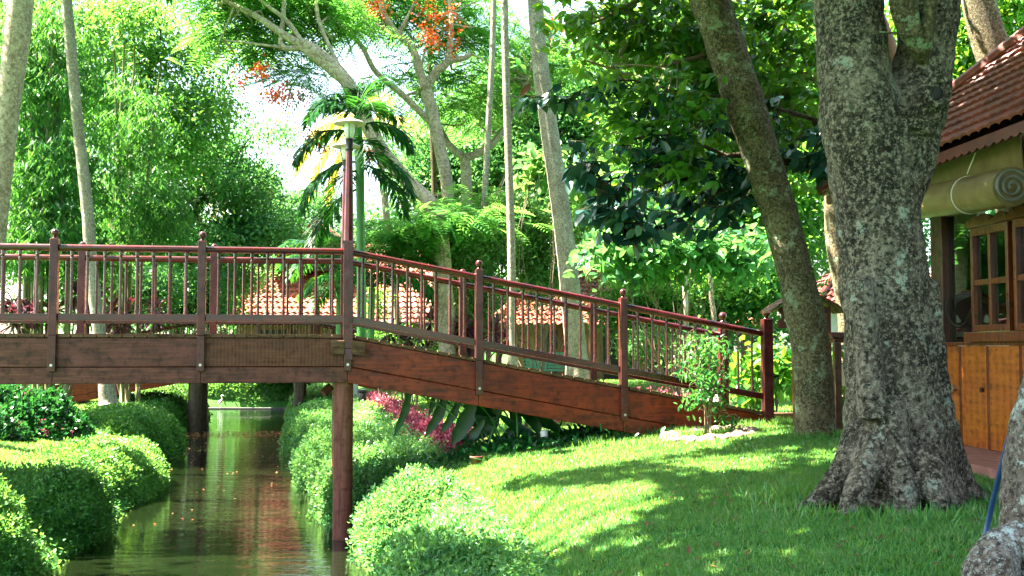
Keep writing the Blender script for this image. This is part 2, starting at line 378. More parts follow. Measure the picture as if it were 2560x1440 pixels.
def unit(a): return a / (np.linalg.norm(a, axis=-1, keepdims=True) + 1e-9)
def rdir(n): return unit(R.normal(size=(n, 3)))
def leaf_quads(Pn, D, Nn, L, W, fold=.15):
    """one-quad leaves: base, side, tip, side"""
    n = len(Pn); D = unit(D); S = unit(np.cross(D, Nn)); U = np.cross(S, D)
    L = np.broadcast_to(L, n)[:, None]; W = np.broadcast_to(W, n)[:, None]
    m = Pn + D * L * .45 + U * L * fold * .5
    v = np.stack([Pn, m + S * W * .5, Pn + D * L - U * L * fold * .3, m - S * W * .5], 1).reshape(-1, 3)
    f = np.arange(n * 4).reshape(n, 4)
    return v, [f], R.random(n)
def leaf_ovals(Pn, D, Nn, L, W, fold=.12, curl=.15):
    """six-face leaves folded along the midrib, tip bent down"""
    n = len(Pn); D = unit(D); S = unit(np.cross(D, Nn)); U = np.cross(S, D)
    L = np.broadcast_to(L, n)[:, None]; W = np.broadcast_to(W, n)[:, None]
    def mid(t): return Pn + D * L * t - U * L * curl * t * t
    def side(t, sgn, wd): return mid(t) + S * sgn * W * .5 * wd + U * W * fold
    v = np.stack([mid(0), mid(.3), mid(.68), mid(1), side(.3, 1, .9), side(.68, 1, .85), side(.3, -1, .9), side(.68, -1, .85)], 1).reshape(-1, 3)
    b = np.arange(n)[:, None] * 8
    t3 = np.concatenate([b + [0, 4, 1], b + [2, 5, 3], b + [0, 1, 6], b + [2, 3, 7]]); q = np.concatenate([b + [1, 4, 5, 2], b + [1, 2, 7, 6]])
    r = R.random(n)
    return v, [t3, q], np.concatenate([np.tile(r, 4), np.tile(r, 2)])
def merge(parts):
    V, G, Q, k = [], {}, {}, 0
    for v, gs, r in parts:
        i = 0
        for g in gs:
            G.setdefault(g.shape[1], []).append(g + k); Q.setdefault(g.shape[1], []).append(r[i:i + len(g)]); i += len(g)
        V.append(v); k += len(v)
    ks = sorted(G)
    return np.concatenate(V), [np.concatenate(G[a]) for a in ks], np.concatenate([np.concatenate(Q[a]) for a in ks])

def clumps(blobs, per=None):
    """blobs: (px, py, rx_px, ry_px, Y, dY) -> clump centres in the world; dense towards the shell"""
    out = []
    for b in blobs:
        px, py, rx, ry, Y, dY = b[:6]; k = b[6] if len(b) > 6 else per
        c = P(px, py, Y); u = rdir(k) * (R.random((k, 1)) ** .45)
        out.append(c + u * np.array([rx * Y / F, dY, ry * Y / F]))
    return np.concatenate(out)
def foliage(C, per, spread, L, W, droop=.3, kind='quad', flat=.7, fold=.15, outward=None):
    """leaves scattered about clump centres C"""
    n = len(C) * per
    c = np.repeat(C, per, 0)
    off = R.normal(size=(n, 3)) * spread * np.array([1, 1, flat]); p = c + off
    d = unit(rdir(n) + unit(off) * .5 + np.array([0, 0, -droop]))
    nn = unit(rdir(n) * .7 + np.array([0, 0, 1]))
    LL = L * R.uniform(.6, 1.25, n); WW = W * R.uniform(.7, 1.2, n)
    return (leaf_quads if kind == 'quad' else leaf_ovals)(p, d, nn, LL, WW, fold)
def feathers(C, per, spread, L, pairs=8, pw=.035, flat=.4):
    """flat feathery sprays: a rib with pairs of narrow pinnae"""
    n = len(C) * per; c = np.repeat(C, per, 0); off = R.normal(size=(n, 3)) * spread * np.array([1, 1, flat])
    b = c + off; d = unit(rdir(n) * np.array([1, 1, .3]) + unit(off) * .6 - np.array([0, 0, .15])); up = unit(rdir(n) * .35 + np.array([0, 0, 1]))
    s = unit(np.cross(d, up)); LL = L * R.uniform(.6, 1.2, n)
    ps, ds, ns, ls = [], [], [], []
    for i in range(pairs):
        t = (i + .7) / pairs; q = b + d * (LL * t)[:, None] - np.array([0, 0, 1]) * (LL * .35 * t * t)[:, None]
        l = LL * .42 * math.sin(PI * (.18 + .8 * t)) ** .7
        for sg in (1, -1):
            ps.append(q); ds.append(unit(s * sg + d * .35 - np.array([0, 0, .12]))); ns.append(up); ls.append(l)
    l = np.concatenate(ls)
    return leaf_quads(np.concatenate(ps), np.concatenate(ds), np.concatenate(ns), l, np.maximum(pw, l * .16), .05)

def spline(pts, seg=6):
    pts = [np.array(p, float) for p in pts]; out = []
    q = [2 * pts[0] - pts[1]] + pts + [2 * pts[-1] - pts[-2]]
    for i in range(1, len(q) - 2):
        for j in range(seg):
            t = j / seg; a, b, c, d = q[i - 1:i + 3]
            out.append(.5 * ((2 * b) + (-a + c) * t + (2 * a - 5 * b + 4 * c - d) * t * t + (-a + 3 * b - 3 * c + d) * t ** 3))
    out.append(pts[-1]); return out
def limb(mb, ipts, n=10, seg=6, wob=.06, ring=0):
    """ipts: (px, py, Y, radius_px): a tapering limb"""
    w = [np.append(P(a, b, Y), r * Y / F) for a, b, Y, r in ipts]
    s = spline(w, seg); pts = [q[:3] for q in s]; rad = []
    for i, q in enumerate(s):
        k = 1 + wob * mnoise.noise(Vector((q[0] * 3, q[1] * 3, q[2] * 2.2)))
        if ring: k += .035 * (1 if i % ring == 0 else 0)
        rad.append(max(.004, q[3]) * k)
    mb.tube(pts, rad, n); return pts
def ground_root(px, Y):
    x = (px - 1280) / F * Y; return (x, Y, float(gz(x, Y)))

# ------------------------------------------------------------------ ground, water
gx = np.concatenate([-np.geomspace(120, 16, 22), np.arange(-15.5, 8, .16), np.geomspace(8.2, 120, 26)])
gy = np.concatenate([np.linspace(-30, 2.5, 12), np.arange(3, 50, .22), np.geomspace(50.5, 260, 26)])
X, Yg = np.meshgrid(gx, gy); Z = gz(X, Yg)
ni, nj = X.shape; idx = np.arange(ni * nj).reshape(ni, nj)
fq = np.stack([idx[:-1, :-1], idx[:-1, 1:], idx[1:, 1:], idx[1:, :-1]], -1).reshape(-1, 4)
tag(mk('ground', np.stack([X, Yg, Z], -1).reshape(-1, 3), [fq], MT['ground'], smooth=True), kind='structure')
wm = MB(); ys = np.linspace(-25, 45.6, 60)
for i in range(len(ys) - 1):
    a, b = ys[i], ys[i + 1]
    wm.add([(xL(a) - .5, a, 0), (xR(a) + .5, a, 0), (xR(b) + .5, b, 0), (xL(b) - .5, b, 0)], [(0, 1, 2, 3)])
me_ = wm.build('water', MT['water']); tag(me_, kind='structure')
# ------------------------------------------------------------------ lawn patches meant to be sunlit (crowns overhead are cut open for them)
LIT = [[(900, 1090), (1100, 1180), (1480, 1088), (1960, 1050), (1990, 1095), (1640, 1150), (1290, 1205), (1190, 1225), (1190, 1440), (880, 1440), (820, 1200)],
       [(1180, 1225), (1330, 1225), (1500, 1215), (1670, 1200), (1660, 1235), (1420, 1275), (1230, 1300)],
       [(1180, 1310), (1300, 1308), (1560, 1262), (1760, 1240), (1600, 1300), (1480, 1350), (1300, 1385), (1180, 1390)],
       [(1640, 1160), (1820, 1140), (1970, 1135), (1960, 1180), (1780, 1182)],
       [(1500, 1360), (1640, 1320), (1650, 1345), (1540, 1380)],
       [(2020, 1150), (2100, 1120), (2110, 1150), (2040, 1175)],
       [(1980, 1385), (2030, 1370), (2040, 1390), (1990, 1400)],
       [(760, 960), (1500, 960), (1300, 1120), (900, 1130), (780, 1200)],
       [(0, 1120), (200, 1050), (420, 1060), (420, 1240), (300, 1330), (140, 1440), (0, 1440)]]
def inpoly(x, y, poly):
    c = np.zeros(len(x), bool); n = len(poly)
    for i in range(n):
        (x1, y1), (x2, y2) = poly[i], poly[(i + 1) % n]
        if y1 == y2: continue
        k = ((y1 > y) != (y2 > y)) & (x < (x2 - x1) * (y - y1) / (y2 - y1) + x1); c ^= k
    return c
def lit(Q, grow=0):
    """does the sun ray through Q reach one of the lit patches?"""
    h = np.full(len(Q), 1.0)
    for _ in range(3):
        t = (Q[:, 2] - h) / SUN[2]; G = Q - SUN * t[:, None]; h = np.clip(gz(G[:, 0], G[:, 1]), 0, 3)
    G[:, 2] = h; G[:, 1] = np.maximum(G[:, 1], .5)
    px, py = to_px(G); r = np.zeros(len(Q), bool)
    for p in LIT: r |= inpoly(px, py, p)
    return r
def cut(C, keep=0.0):
    k = ~lit(C) | (R.random(len(C)) < keep); return C[k]

# ------------------------------------------------------------------ the footbridges
def bridge(name, label, O, ang, s0, s1, lo, hi, deck, slope, posts, width, mats, wide=None, group=None, hand=1.1):
    """level between s0 and s1 (local x), ramps down to lo and hi"""
    b = thing(name, (O[0], O[1], 0), label, 'bridge', group, ang, local=True)
    zt = lambda s: deck - slope * max(0, s - s1) - slope * max(0, s0 - s)
    cuts = sorted(set([lo, hi] + posts))
    for a, c in zip(cuts[:-1], cuts[1:]):
        level = a >= s0 - .01 and c <= s1 + .01
        mf = mats[0] if level else mats[1]
        if level and c > s1 - .1: mf = mats[2]
        for side in (0, 1):
            t0, t1 = ((0, .05) if side == 0 else (width - .05, width))
            g = .004
            MB().slab(a + g, c - g, zt(a) - .052, zt(c) - .052, .355, t0, t1).build('fascia_board', mf, b, bevel=.006)
            o = .012 * (-1 if side == 0 else 1)
            MB().slab(a + .001, c - .001, zt(a) - .415, zt(c) - .415, .2, t0 + o, t1 + o).build('lower_beam', mats[0] if level else mats[1], b, bevel=.008)
            p = MB(); q0, q1 = ((-.03, .03) if side == 0 else (width - .03, width + .03))
            ra, rc = (a + .05, c - .05)
            z0, z1 = zt(ra), zt(rc); 
            # rounded handrail: octagonal section
            n = 10; cy = 0 if side == 0 else width
            for zz, hh, ww in ((hand - .045, .045, .042),):
                sec = [(ww * math.cos(2 * PI * i / n), hh * math.sin(2 * PI * i / n)) for i in range(n)]
                vs = [(ra, cy + y, z0 + zz + z) for y, z in sec] + [(rc, cy + y, z1 + zz + z) for y, z in sec]
                p.add(vs, [tuple(range(n)), tuple(range(2 * n - 1, n - 1, -1))] + [(i, i + n, (i + 1) % n + n, (i + 1) % n) for i in range(n)])
            p.slab(ra, rc, z0 + .245, z1 + .245, .085, q0, q1)
            pan = p.build('railing_panel', MT['rail'], b, bevel=.005)
            k = max(1, round((c - a) / .192) - 1)
            rest = MB(); off = a < lo + .1 and lo < -8
            for i in range(k):
                s = a + (c - a) * (i + 1) / (k + 1) + R.uniform(-.006, .006)
                m = MB() if not off else rest
                m.tube([(s, cy, zt(s) + .24), (s, cy, zt(s) + .30), (s, cy, zt(s) + .33), (s, cy, zt(s) + hand - .16), (s, cy, zt(s) + hand - .13), (s, cy, zt(s) + hand - .07)],
                       [.021, .021, .0165, .0165, .021, .021], 8)
                if not off: m.build('baluster', MT['rail'], pan)
            if off: tag(rest.build('baluster', MT['rail'], pan), kind='stuff')
    pl = MB(); s = lo
    while s < hi - .01:
        e = min(s + .145, hi); pl.slab(s + .003, e - .003, zt(s), zt(e), .045, -.03 + R.uniform(-.006, .006), width + .03); s += .15
    pl.build('deck_planks', MT['block'], b, bevel=.003)
    jo = MB()
    for t in (.3, width / 2, width - .3): 
        for a, c in ((lo, s0), (s0, s1), (s1, hi)): jo.slab(a, c, zt(a) - .05, zt(c) - .05, .16, t - .05, t + .05)
    for s in posts: jo.slab(s - .06, s + .06, zt(s) - .25, zt(s) - .25, .22, .06, width - .06)
    jo.build('joists', MT['pile_dark'], b)
    for s in posts:
        for side in (0, 1):
            last = abs(s - hi) < .2 or abs(s - lo) < .2
            h = .066 if last else .048; top = zt(s) + hand + (.16 if last else .06); bot = zt(s) - (.75 if last else .465)
            y0, y1 = ((-.085, -.014 + .06) if side == 0 else (width + .014 - .06, width + .085))
            if last: y0, y1 = ((-.09, .045) if side == 0 else (width - .045, width + .09))
            if wide and abs(s - wide) < .01: continue
            if not last:      # above the deck full section, below it a strap lapped on the boards
                m = MB().box((s - h, y0, zt(s) - .02), (s + h, y1, top)); m.box((s - h + .001, y0 if side == 0 else width + .014, bot), (s + h - .001, -.014 if side == 0 else y1, zt(s) - .02))
            else: m = MB().box((s - h, y0, bot), (s + h, y1, top))
            po = m.build('post', MT['post'], b, bevel=.006)
            rb = .062 if last else .047; cy = (y0 + y1) / 2
            MB().lathe((s, cy, top), [(h * .8, 0), (h * .8, .012), (h * .45, .022), (h * .45, .035)] + [(rb * math.sin(a), .03 + rb - rb * math.cos(a)) for a in np.linspace(.45, PI - .02, 12)], 18).build('ball_finial', MT['rail'], po, smooth=True)
            if not last:
                yb = y0 if side == 0 else y1; sg = -1 if side == 0 else 1
                MB().tube([(s, yb, bot + .08), (s, yb + sg * .012, bot + .08)], .017, 10).build('bolt', MT['bolt'], po)
    return b, zt
A1 = math.atan(490 / F); O1 = (-2.094, 14.3); DK = 2.61
B1, zt1 = bridge('footbridge', 'long dark red wooden footbridge crossing the canal and ramping down to the lawn', O1, A1, -5.35, 0, -11, 5.64,
    2.61, .185, [-9.2, -7.25, -5.35, -3.56, -1.81, 0, 1.687, 3.624, 5.64], 1.62, (MT['fascia_grey'], MT['fascia_red'], MT['fascia_stripe']), wide=0)
def loc1(s, t, z=0): return (O1[0] + s * math.cos(A1) - t * math.sin(A1), O1[1] + s * math.sin(A1) + t * math.cos(A1), z)
for s, t in ((-.045, .17), (-.045, 1.45), (-5.3, .17), (-5.3, 1.45)):
    MB().tube([(s, t, -1.2), (s, t, .12), (s, t, 2.61 - .60)], [.127, .125, .125], 28, False).build('pile', MT['pile'], B1, smooth=True)
for sg in (-1, 1):
    for t0 in (-.13, 1.62):
        x0, x1 = sorted((sg * .045, sg * .215)); MB().slab(x0, x1, 2.53, 2.53 + (.0 if sg < 0 else -.02), .175, t0, t0 + .13).build('bracket_block', MT['block'], B1, bevel=.006)
MB().tube([(-.2, .55, 1.93), (-.30, .5, 1.84)], .055, 12).build('underside_spotlight', MT['clay'], B1)
A2 = math.radians(14); O2 = (-5.9, 33.6)
B2, zt2 = bridge('footbridge', 'second dark red footbridge further up the canal, seen through the railings of the first', O2, A2, -3.3, 0, -7.6, 4.6,
    2.16, .19, [-7.6, -5.4, -3.3, -1.65, 0, 2.2, 4.6], 1.6, (MT['fascia_grey'], MT['fascia_red'], MT['fascia_grey']), wide=-3.3)
for s, t in ((-3.45, .2), (-.45, .2), (-3.3, 1.4), (-.3, 1.4)):
    MB().tube([(s, t, -1), (s, t, 1.56)], [.19 if s < -1 else .15] * 2, 20, False).build('pile', MT['pile_dark'], B2, smooth=True)

def lamp(label, loc, rz, z0, zc, cap_z, k=1.0, group='bridge lamp posts'):
    """z0 foot of the post, zc collar, cap_z underside of the cap"""
    l = thing('lamp_post', loc, label, 'lamp post', group, rz, local=True)
    m = MB(); h = .062
    m.box((-h, -.09, z0 + .12), (h, .05, zc)); m.add([(-h, -.09, z0 + .12), (h, -.09, z0 + .12), (h, -.02, z0 + .12), (-h, -.02, z0 + .12), (-h * .1, -.10, z0 - .03), (h * .9, -.10, z0 - .03), (h * .9, -.03, z0 - .03), (-h * .1, -.03, z0 - .03)],
        [(3, 2, 1, 0)[::-1], (4, 5, 6, 7)[::-1], (0, 1, 5, 4), (1, 2, 6, 5), (2, 3, 7, 6), (3, 0, 4, 7)])
    m.tube([(0, -.02, zc), (0, -.02, cap_z - .33)], [.066, .043], 8)
    po = m.build('pole', MT['post'], l, bevel=.005)
    MB().box((-.082, -.1, zc - .012), (.082, .062, zc + .012)).build('ring', MT['rail'], po)
    MB().lathe((0, -.02, cap_z - .34), [(.05, 0), (.05, .02), (.042, .05), (.052, .12), (.058, .15)], 16).build('collar', MT['metal_dark'], l, smooth=True)
    MB().lathe((0, -.02, cap_z - .19), [(.045, 0), (.06, .05), (.07, .10), (.068, .2), (.06, .21)], 20).build('glass_shade', MT['lamp_glass'], l, smooth=True)
    rd = MB()
    for a in (.4, 2.5, 4.6): rd.tube([(.055 * math.cos(a), -.02 + .055 * math.sin(a), cap_z - .2), (.1 * math.cos(a), -.02 + .1 * math.sin(a), cap_z + .005)], .005, 6)
    rd.build('stay_rods', MT['metal_dark'], l)
    MB().lathe((0, -.02, cap_z), [(.205, .0), (.21, .008), (.17, .034), (.10, .058), (.03, .068), (.018, .09), (.002, .095)], 32).build('cap', MT['lamp_cap'], l, smooth=True)
    return l
lamp('tall bridge lamp on the nearer railing corner with a flat white mushroom cap', loc1(0, 0), A1, 2.31, 3.79, 5.31)
lamp('lamp behind the tall bridge lamp, its white cap showing just below the other cap', loc1(0, 1.62), A1 + PI, 2.31, 3.79, 5.31)
lamp('small distant lamp with a white cap on the second footbridge', (O2[0] - 3.3 * math.cos(A2), O2[1] - 3.3 * math.sin(A2), 0), A2, 1.9, 3.4, 4.78)
lamp('distant lamp at the near right corner of the second footbridge, behind the first bridge', (O2[0] + .8 * math.sin(-A2) , O2[1] + 1.6, 0), A2, 1.9, 3.4, 4.5)

# ------------------------------------------------------------------ right-hand building (local x towards the camera along the wall, y into the house)
HA = math.atan2(-.9973, .0734)
H = thing('cottage', (5.0, 13.4, 0), 'wooden cottage with orange panelled front, teak windows and red tiled roof beside the big trunk', 'house', None, HA, local=True)
def hbox(mb, a, b): return mb.box(a, b)
fl = 1.33
tag(MB().box((-.9, -.88, 1.1), (7, 3.5, 1.342)).build('x', MT['paving']), kind='structure')
pv = bpy.data.objects['x']; pv.name = 'paving'; pv.location = (5.0, 13.4, 0); pv.rotation_euler = (0, 0, HA)
edges = [.05, .76, 1.385, 2.06, 2.75, 3.44, 4.13, 4.82, 5.5, 6.2]
for i, (a, b) in enumerate(zip(edges[:-1], edges[1:])):
    d = MB().box((a + .035, -.012, fl + .02), (b - .035, .03, 2.455)).build('door_panel', MT['panel'], H, bevel=.004)
    MB().box((b - .033, -.004, fl), (b + .033, .05, 2.455)).build('mullion', MT['frame'], H, bevel=.003)
    if i == 0: MB().tube([(b - .12, -.012, 1.98), (b - .12, -.06, 1.98)], [.035, .045], 14).build('round_knob', MT['bolt'], d)
    if i == 1: MB().tube([(b - .1, -.012, 1.98), (b - .1, -.045, 1.98)], [.02, .03], 12).build('round_knob', MT['dark_frame'], d)
MB().box((.0, -.03, 2.457), (6.2, .08, 2.50)).build('sill', MT['frame'], H, bevel=.004)
MB().box((.17, -.05, fl), (.45, .12, 4.5)).build('corner_post', MT['dark_frame'], H, bevel=.008)
MB().box((.45, .03, 2.50), (1.12, .04, 4.0)).build('window_pane', MT['glass'], H)
def window(x0, x1, z0, z1, crest=True):
    f = MB(); w_ = .055
    f.box((x0, -.05, z0), (x0 + w_, .05, z1)); f.box((x1 - w_, -.05, z0), (x1, .05, z1)); f.box((x0 + w_, -.05, z0), (x1 - w_, .05, z0 + .07)); f.box((x0 + w_, -.05, z1 - .09), (x1 - w_, .05, z1))
    xm = (x0 + x1) / 2; zm = z0 + (z1 - z0) * .47
    f.box((xm - .025, -.045, z0 + .07), (xm + .025, .045, z1 - .09)); f.box((x0 + w_, -.04, zm - .03), (xm - .025, .04, zm + .03)); f.box((xm + .025, -.04, zm - .03), (x1 - w_, .04, zm + .03))
    fr = f.build('window_frame', MT['frame'], H, bevel=.004)
    MB().box((x0 + w_, -.003, z0 + .07), (x1 - w_, .003, z1 - .09)).build('pane', MT['glass'], fr)
    MB().box((x0 - .05, -.12, z0 - .11), (x1 + .04, -.0, z0 - .005)).build('window_sill', MT['frame'], fr, bevel=.006)
    if crest:
        pts = [(x0 - .06, z1 + .005), (x1 + .04, z1 + .005), (x1 + .04, z1 + .05)]
        for i in range(25):
            t = 1 - i / 24; pts.append((x0 - .06 + (x1 - x0 + .1) * t, z1 + .06 + .05 * abs(math.sin(t * PI * 3)) + .05 * math.exp(-((t - .35) / .12) ** 2)))
        MB().prism(pts, -.07, -.02).build('crest', MT['frame'], fr)
window(1.13, 1.93, 2.61, 3.74); window(2.03, 2.9, 2.61, 3.74); window(3.0, 3.9, 2.61, 3.74); window(4.0, 4.9, 2.61, 3.74)
MB().box((.45, .0, 3.95), (6.2, .10, 4.5)).build('wall_plate', MT['dark_frame'], H)
for a in (1.94, 2.91, 3.91): MB().box((a + .01, .0, 2.5), (a + .08, .09, 3.95)).build('stud', MT['dark_frame'], H)
i_ = MB(); i_.box((.6, 3.0, fl), (6.2, 3.1, 4.6)); i_.box((.9, 1.2, fl), (1.15, 1.45, 4.6)); i_.box((2.3, 1.4, fl), (2.5, 1.6, 4.6)); i_.build('interior_wall', MT['plaster'], H)
MB().box((6.2, 0, fl), (6.3, 3, 4.6)).build('end_wall', MT['panel'], H)
MB().box((.5, .1, 4.5), (6.3, 3.0, 4.56)).build('ceiling', MT['dark_frame'], H)
cb = [(.46, -.01, 3.0), (.5, -.03, 2.85), (.65, -.04, 2.72), (.85, -.04, 2.68), (1.0, -.04, 2.75), (1.1, -.03, 2.87)]
MB().tube(spline(cb), .008, 6).build('cable', MT['metal_dark'], H, smooth=True)
MB().box((.02, -.06, 3.05), (.16, .0, 3.22)).build('socket_box', MT['white'], H, bevel=.004)
MB().tube([(.13, -.02, 2.35), (.13, -.02, 4.3)], .014, 8).build('conduit', MT['blue'], H)
# tiled roof
def tiles(mb, A, B, C, D, rows, cols, lift=.035, wave=.018):
    """A-B the eave, D-C the ridge; overlapping courses with rolled tiles, seen from outside"""
    A, B, C, D = [np.array(q, float) for q in (A, B, C, D)]
    nrm = np.cross(B - A, D - A); nrm /= np.linalg.norm(nrm); sub = 6
    for r in range(rows):
        v0, v1 = r / rows, (r + 1.12) / rows
        k = len(mb.v); n = cols * sub
        for j, (v, lf) in enumerate(((v0, lift), (v0, lift - .028), (v1, .0))):
            v = min(v, 1.0)
            a = A + (D - A) * v; b = B + (C - B) * v
            for i in range(n + 1):
                u = i / n; ph = (u * cols) % 1
                h = wave * math.sin(2 * PI * ph) + lf
                q = a + (b - a) * u + nrm * h
                if j < 2 : q = q - (D - A) / np.linalg.norm(D - A) * (.02 * math.cos(2 * PI * ph))
                mb.v.append(tuple(q))
        m = n + 1
        for i in range(n):
            mb.f.append((k + i, k + i + 1, k + 2 * m + i + 1, k + 2 * m + i)); mb.f.append((k + m + i, k + m + i + 1, k + i + 1, k + i))
    return mb
rf = MB(); e0 = (-1.7, -.72, 4.5); e1 = (7.2, -.72, 4.5); r0 = (1.6, 2.6, 7.4); r1 = (7.2, 2.6, 7.4)
tiles(rf, e0, e1, r1, r0, 20, 46); tiles(rf, (-1.7, 5.9, 4.5), e0, r0, (1.6, 2.61, 7.4), 20, 32); tiles(rf, (7.2, 5.9, 4.5), (-1.7, 5.9, 4.5), r0, r1, 8, 20)
roof = rf.build('roof', MT['tile'], H)
MB().tube(spline([(e0[0], e0[1], e0[2] + .05), ((e0[0] + r0[0]) / 2, (e0[1] + r0[1]) / 2, 6.0), (r0[0], r0[1], r0[2] + .08), (7.2, 2.6, 7.48)]), .09, 8).build('ridge_tiles', MT['tile'], roof)
vb = []; n = 220
for i in range(n + 1):
    x = -1.62 + 8.8 * i / n; vb.append((x, 4.38 - .03 * abs(math.sin(i * PI / 4))))
MB().prism([(7.18, 4.47), (-1.62, 4.47)] + vb, -.66, -.63).build('carved_fascia', MT['fascia_carved'], roof)
MB().add([(-1.6, -.62, 4.46), (7.1, -.62, 4.46), (7.1, 2.6, 7.3), (1.6, 2.6, 7.3)], [(0, 1, 2, 3)]).build('soffit', MT['dark_frame'], roof)
# blind: hanging sheet and the roll
bl = thing('roll_up_blind', (5.0, 13.4, 0), 'rolled up split bamboo blind hanging under the red tiled eave', 'blind', None, HA, local=True)
sh = MB(); sh.add([(-.35, -.42, 4.47), (2.9, -.42, 4.45), (2.86, -.36, 3.95), (-.3, -.36, 4.05), (-.35, -.41, 4.47), (2.9, -.41, 4.45), (2.86, -.35, 3.95), (-.3, -.35, 4.05)], [(0, 1, 2, 3), (7, 6, 5, 4), (0, 4, 5, 1), (1, 5, 6, 2), (2, 6, 7, 3), (3, 7, 4, 0)])
sh.build('sheet', MT['blind'], bl)
roll = MB().tube([(-.38, -.5, 4.12), (.7, -.5, 4.07), (1.8, -.5, 4.0), (2.88, -.5, 3.95)], [.165, .178, .185, .19], 28).build('roll', MT['blind'], bl, smooth=False)
spi = [(2.89 + .012 * math.sin(i * 1.7), -.5 + (r + .006 * math.sin(i * .9)) * math.cos(a), 3.95 + (r + .007 * math.sin(i * 1.3)) * math.sin(a) * .94) for a, r in [(i * .25, .178 - .0024 * i * .95) for i in range(66)]]
MB().tube(spi, [.016 + .005 * math.sin(i * .7) for i in range(66)], 6).build('cloth_edge', MT['hem'], roll)
for s in (-.05, 2.05):
    MB().tube([(s, -.5 + .192 * math.cos(a), (4.1 if s < 0 else 3.985) + .192 * math.sin(a)) for a in np.linspace(0, 2 * PI, 25)], .007, 6).build('tie_cord', MT['rope'], bl)
    MB().tube([(s, -.52, 4.2), (s + .22, -.5, 4.47)], .006, 6).build('pull_cord', MT['rope'], bl)

# ------------------------------------------------------------------ trees
def tree(name, label, cat, base, limbs, crown=None, bark='bark_pale', group=None, branches=None, crown_name='crown', ring=0, n=14, stub=True):
    """limbs[0] is the trunk; every limb is a list of (px, py, Y, radius_px)"""
    root = thing(name, base, label, cat, group)
    m = MB()
    for i, l in enumerate(limbs): limb(m, l, n if i == 0 else 9, 8 if ring else 6, .06, ring if i == 0 else 0)
    m.build('trunk', MT[bark], root, smooth=True)
    if branches:
        m = MB()
        for l in branches: limb(m, l, 6, 4)
        m.build('branches', MT[bark], root, smooth=True)
    return root
def crown(root, parts, mat, name='crown', kind=None):
    v, g, r = merge(parts); o = mk(name, v, g, MT[mat], root, r); 
    if kind: tag(o, kind=kind)
    return o
def auto_branches(m, frm, C, k, r, Y=None):
    """k curved twigs from points frm out to clump centres C"""
    frm = np.atleast_2d(frm)
    for c in C[R.choice(len(C), min(k, len(C)), replace=False)]:
        a = frm[np.argmin(np.linalg.norm(frm - c, axis=1) + R.random(len(frm)) * .6)]
        mid = (a + c) / 2 + R.normal(size=3) * .12 * np.linalg.norm(c - a) + np.array([0, 0, .06 * np.linalg.norm(c - a)])
        pts = [q for q in spline([a, mid, c], 5)]; m.tube(pts, list(np.linspace(r, .25 * r, len(pts))), 5, False)
def full_tree(name, label, cat, trunk, blobs, mat, bark, per, spread, L, W, kind='quad', droop=.3, group=None, nb=14, limbs=(), flat=.7, br=.03, feather=None, cutlit=False, ring=0, pre=None):
    b = trunk[0]; base = P(b[0], b[1], b[2]); base[2] = min(base[2], gz(base[0], base[1])) - .1
    root = thing(name, base, label, cat, group)
    m = MB(); tp = limb(m, trunk, 14, 8 if ring else 6, .06, ring)
    pts = tp[len(tp) // 3:]
    for l in limbs: pts = pts + limb(m, l, 9, 6)[2:]
    m.build('trunk', MT[bark], root, smooth=True)
    C = clumps(blobs)
    if cutlit: C = cut(C)
    if nb:
        m = MB(); auto_branches(m, np.array(pts), C, nb, br); m.build('branches', MT[bark], root, smooth=True)
    parts = [feathers(C, per, spread, L, **feather) if feather is not None else foliage(C, per, spread, L, W, droop, kind, flat)]
    if pre: parts += pre
    crown(root, parts, mat); return root, C
LB = 'trees and bamboo behind the bridge on the left'

# far background: a wood that reads as one mass
fw = []
for mats, blobs, nm, lb in (('cool', [(-40, 420, 300, 330, 62, 4, 300), (300, 640, 280, 150, 60, 4, 200), (640, 680, 260, 110, 62, 4, 150), (1000, 640, 240, 150, 66, 4, 200), (1120, 330, 150, 170, 66, 4, 90), (1380, 450, 260, 300, 62, 4, 300), (1750, 380, 320, 380, 60, 4, 420), (2200, 400, 350, 420, 62, 4, 400),
        (900, 780, 900, 90, 70, 4, 400), (1900, 780, 900, 90, 64, 4, 350), (-300, 500, 300, 400, 58, 3, 200), (2800, 450, 400, 450, 60, 3, 200)], 'distant_wood', 'dense green wood far behind the houses and garden trees'),):
    C = clumps(blobs); v, g, r = foliage(C, 46, .62, .42, .2, .2); tag(mk(nm, v, [*g], MT[mats], rnd=r), lb, 'wood', kind='stuff')

# -- left side
full_tree('broadleaf_tree', 'airy light green tree with sky showing through, left of the bright sky gap', 'tree', [(300, 990, 34, 22), (290, 700, 34, 20), (310, 400, 34, 16), (380, 150, 34, 10)],
    [(310, 60, 150, 120, 34, 2, 60), (450, 160, 120, 130, 34, 2, 34), (290, 250, 150, 140, 33, 2, 60), (560, 90, 110, 100, 34, 2, 16), (430, 330, 150, 90, 33, 2, 56), (520, 260, 90, 90, 34, 2, 16)], 'fine', 'bark_dark', 120, .36, .17, .075, nb=30, br=.05)
full_tree('broadleaf_tree', 'dense mid green tree below the sky gap, its dark trunk forking up to the right', 'tree', [(440, 900, 37, 18), (455, 640, 37, 16), (470, 560, 37, 13), (520, 490, 37, 10), (585, 430, 37, 7)],
    [(400, 450, 150, 110, 37, 2.2, 60), (540, 380, 110, 80, 37, 2, 32), (600, 470, 110, 70, 37, 2, 34), (640, 330, 70, 60, 37, 2, 7), (330, 540, 150, 90, 36, 2, 60), (620, 590, 150, 60, 37, 2, 55), (480, 620, 180, 60, 36, 2, 55)], 'cool', 'bark_dark', 150, .36, .17, .085, nb=24, br=.05,
    limbs=[[(462, 610, 37, 10), (540, 560, 37, 8), (660, 545, 37, 4)], [(455, 660, 37, 8), (400, 560, 37, 6), (360, 500, 37, 3)]])
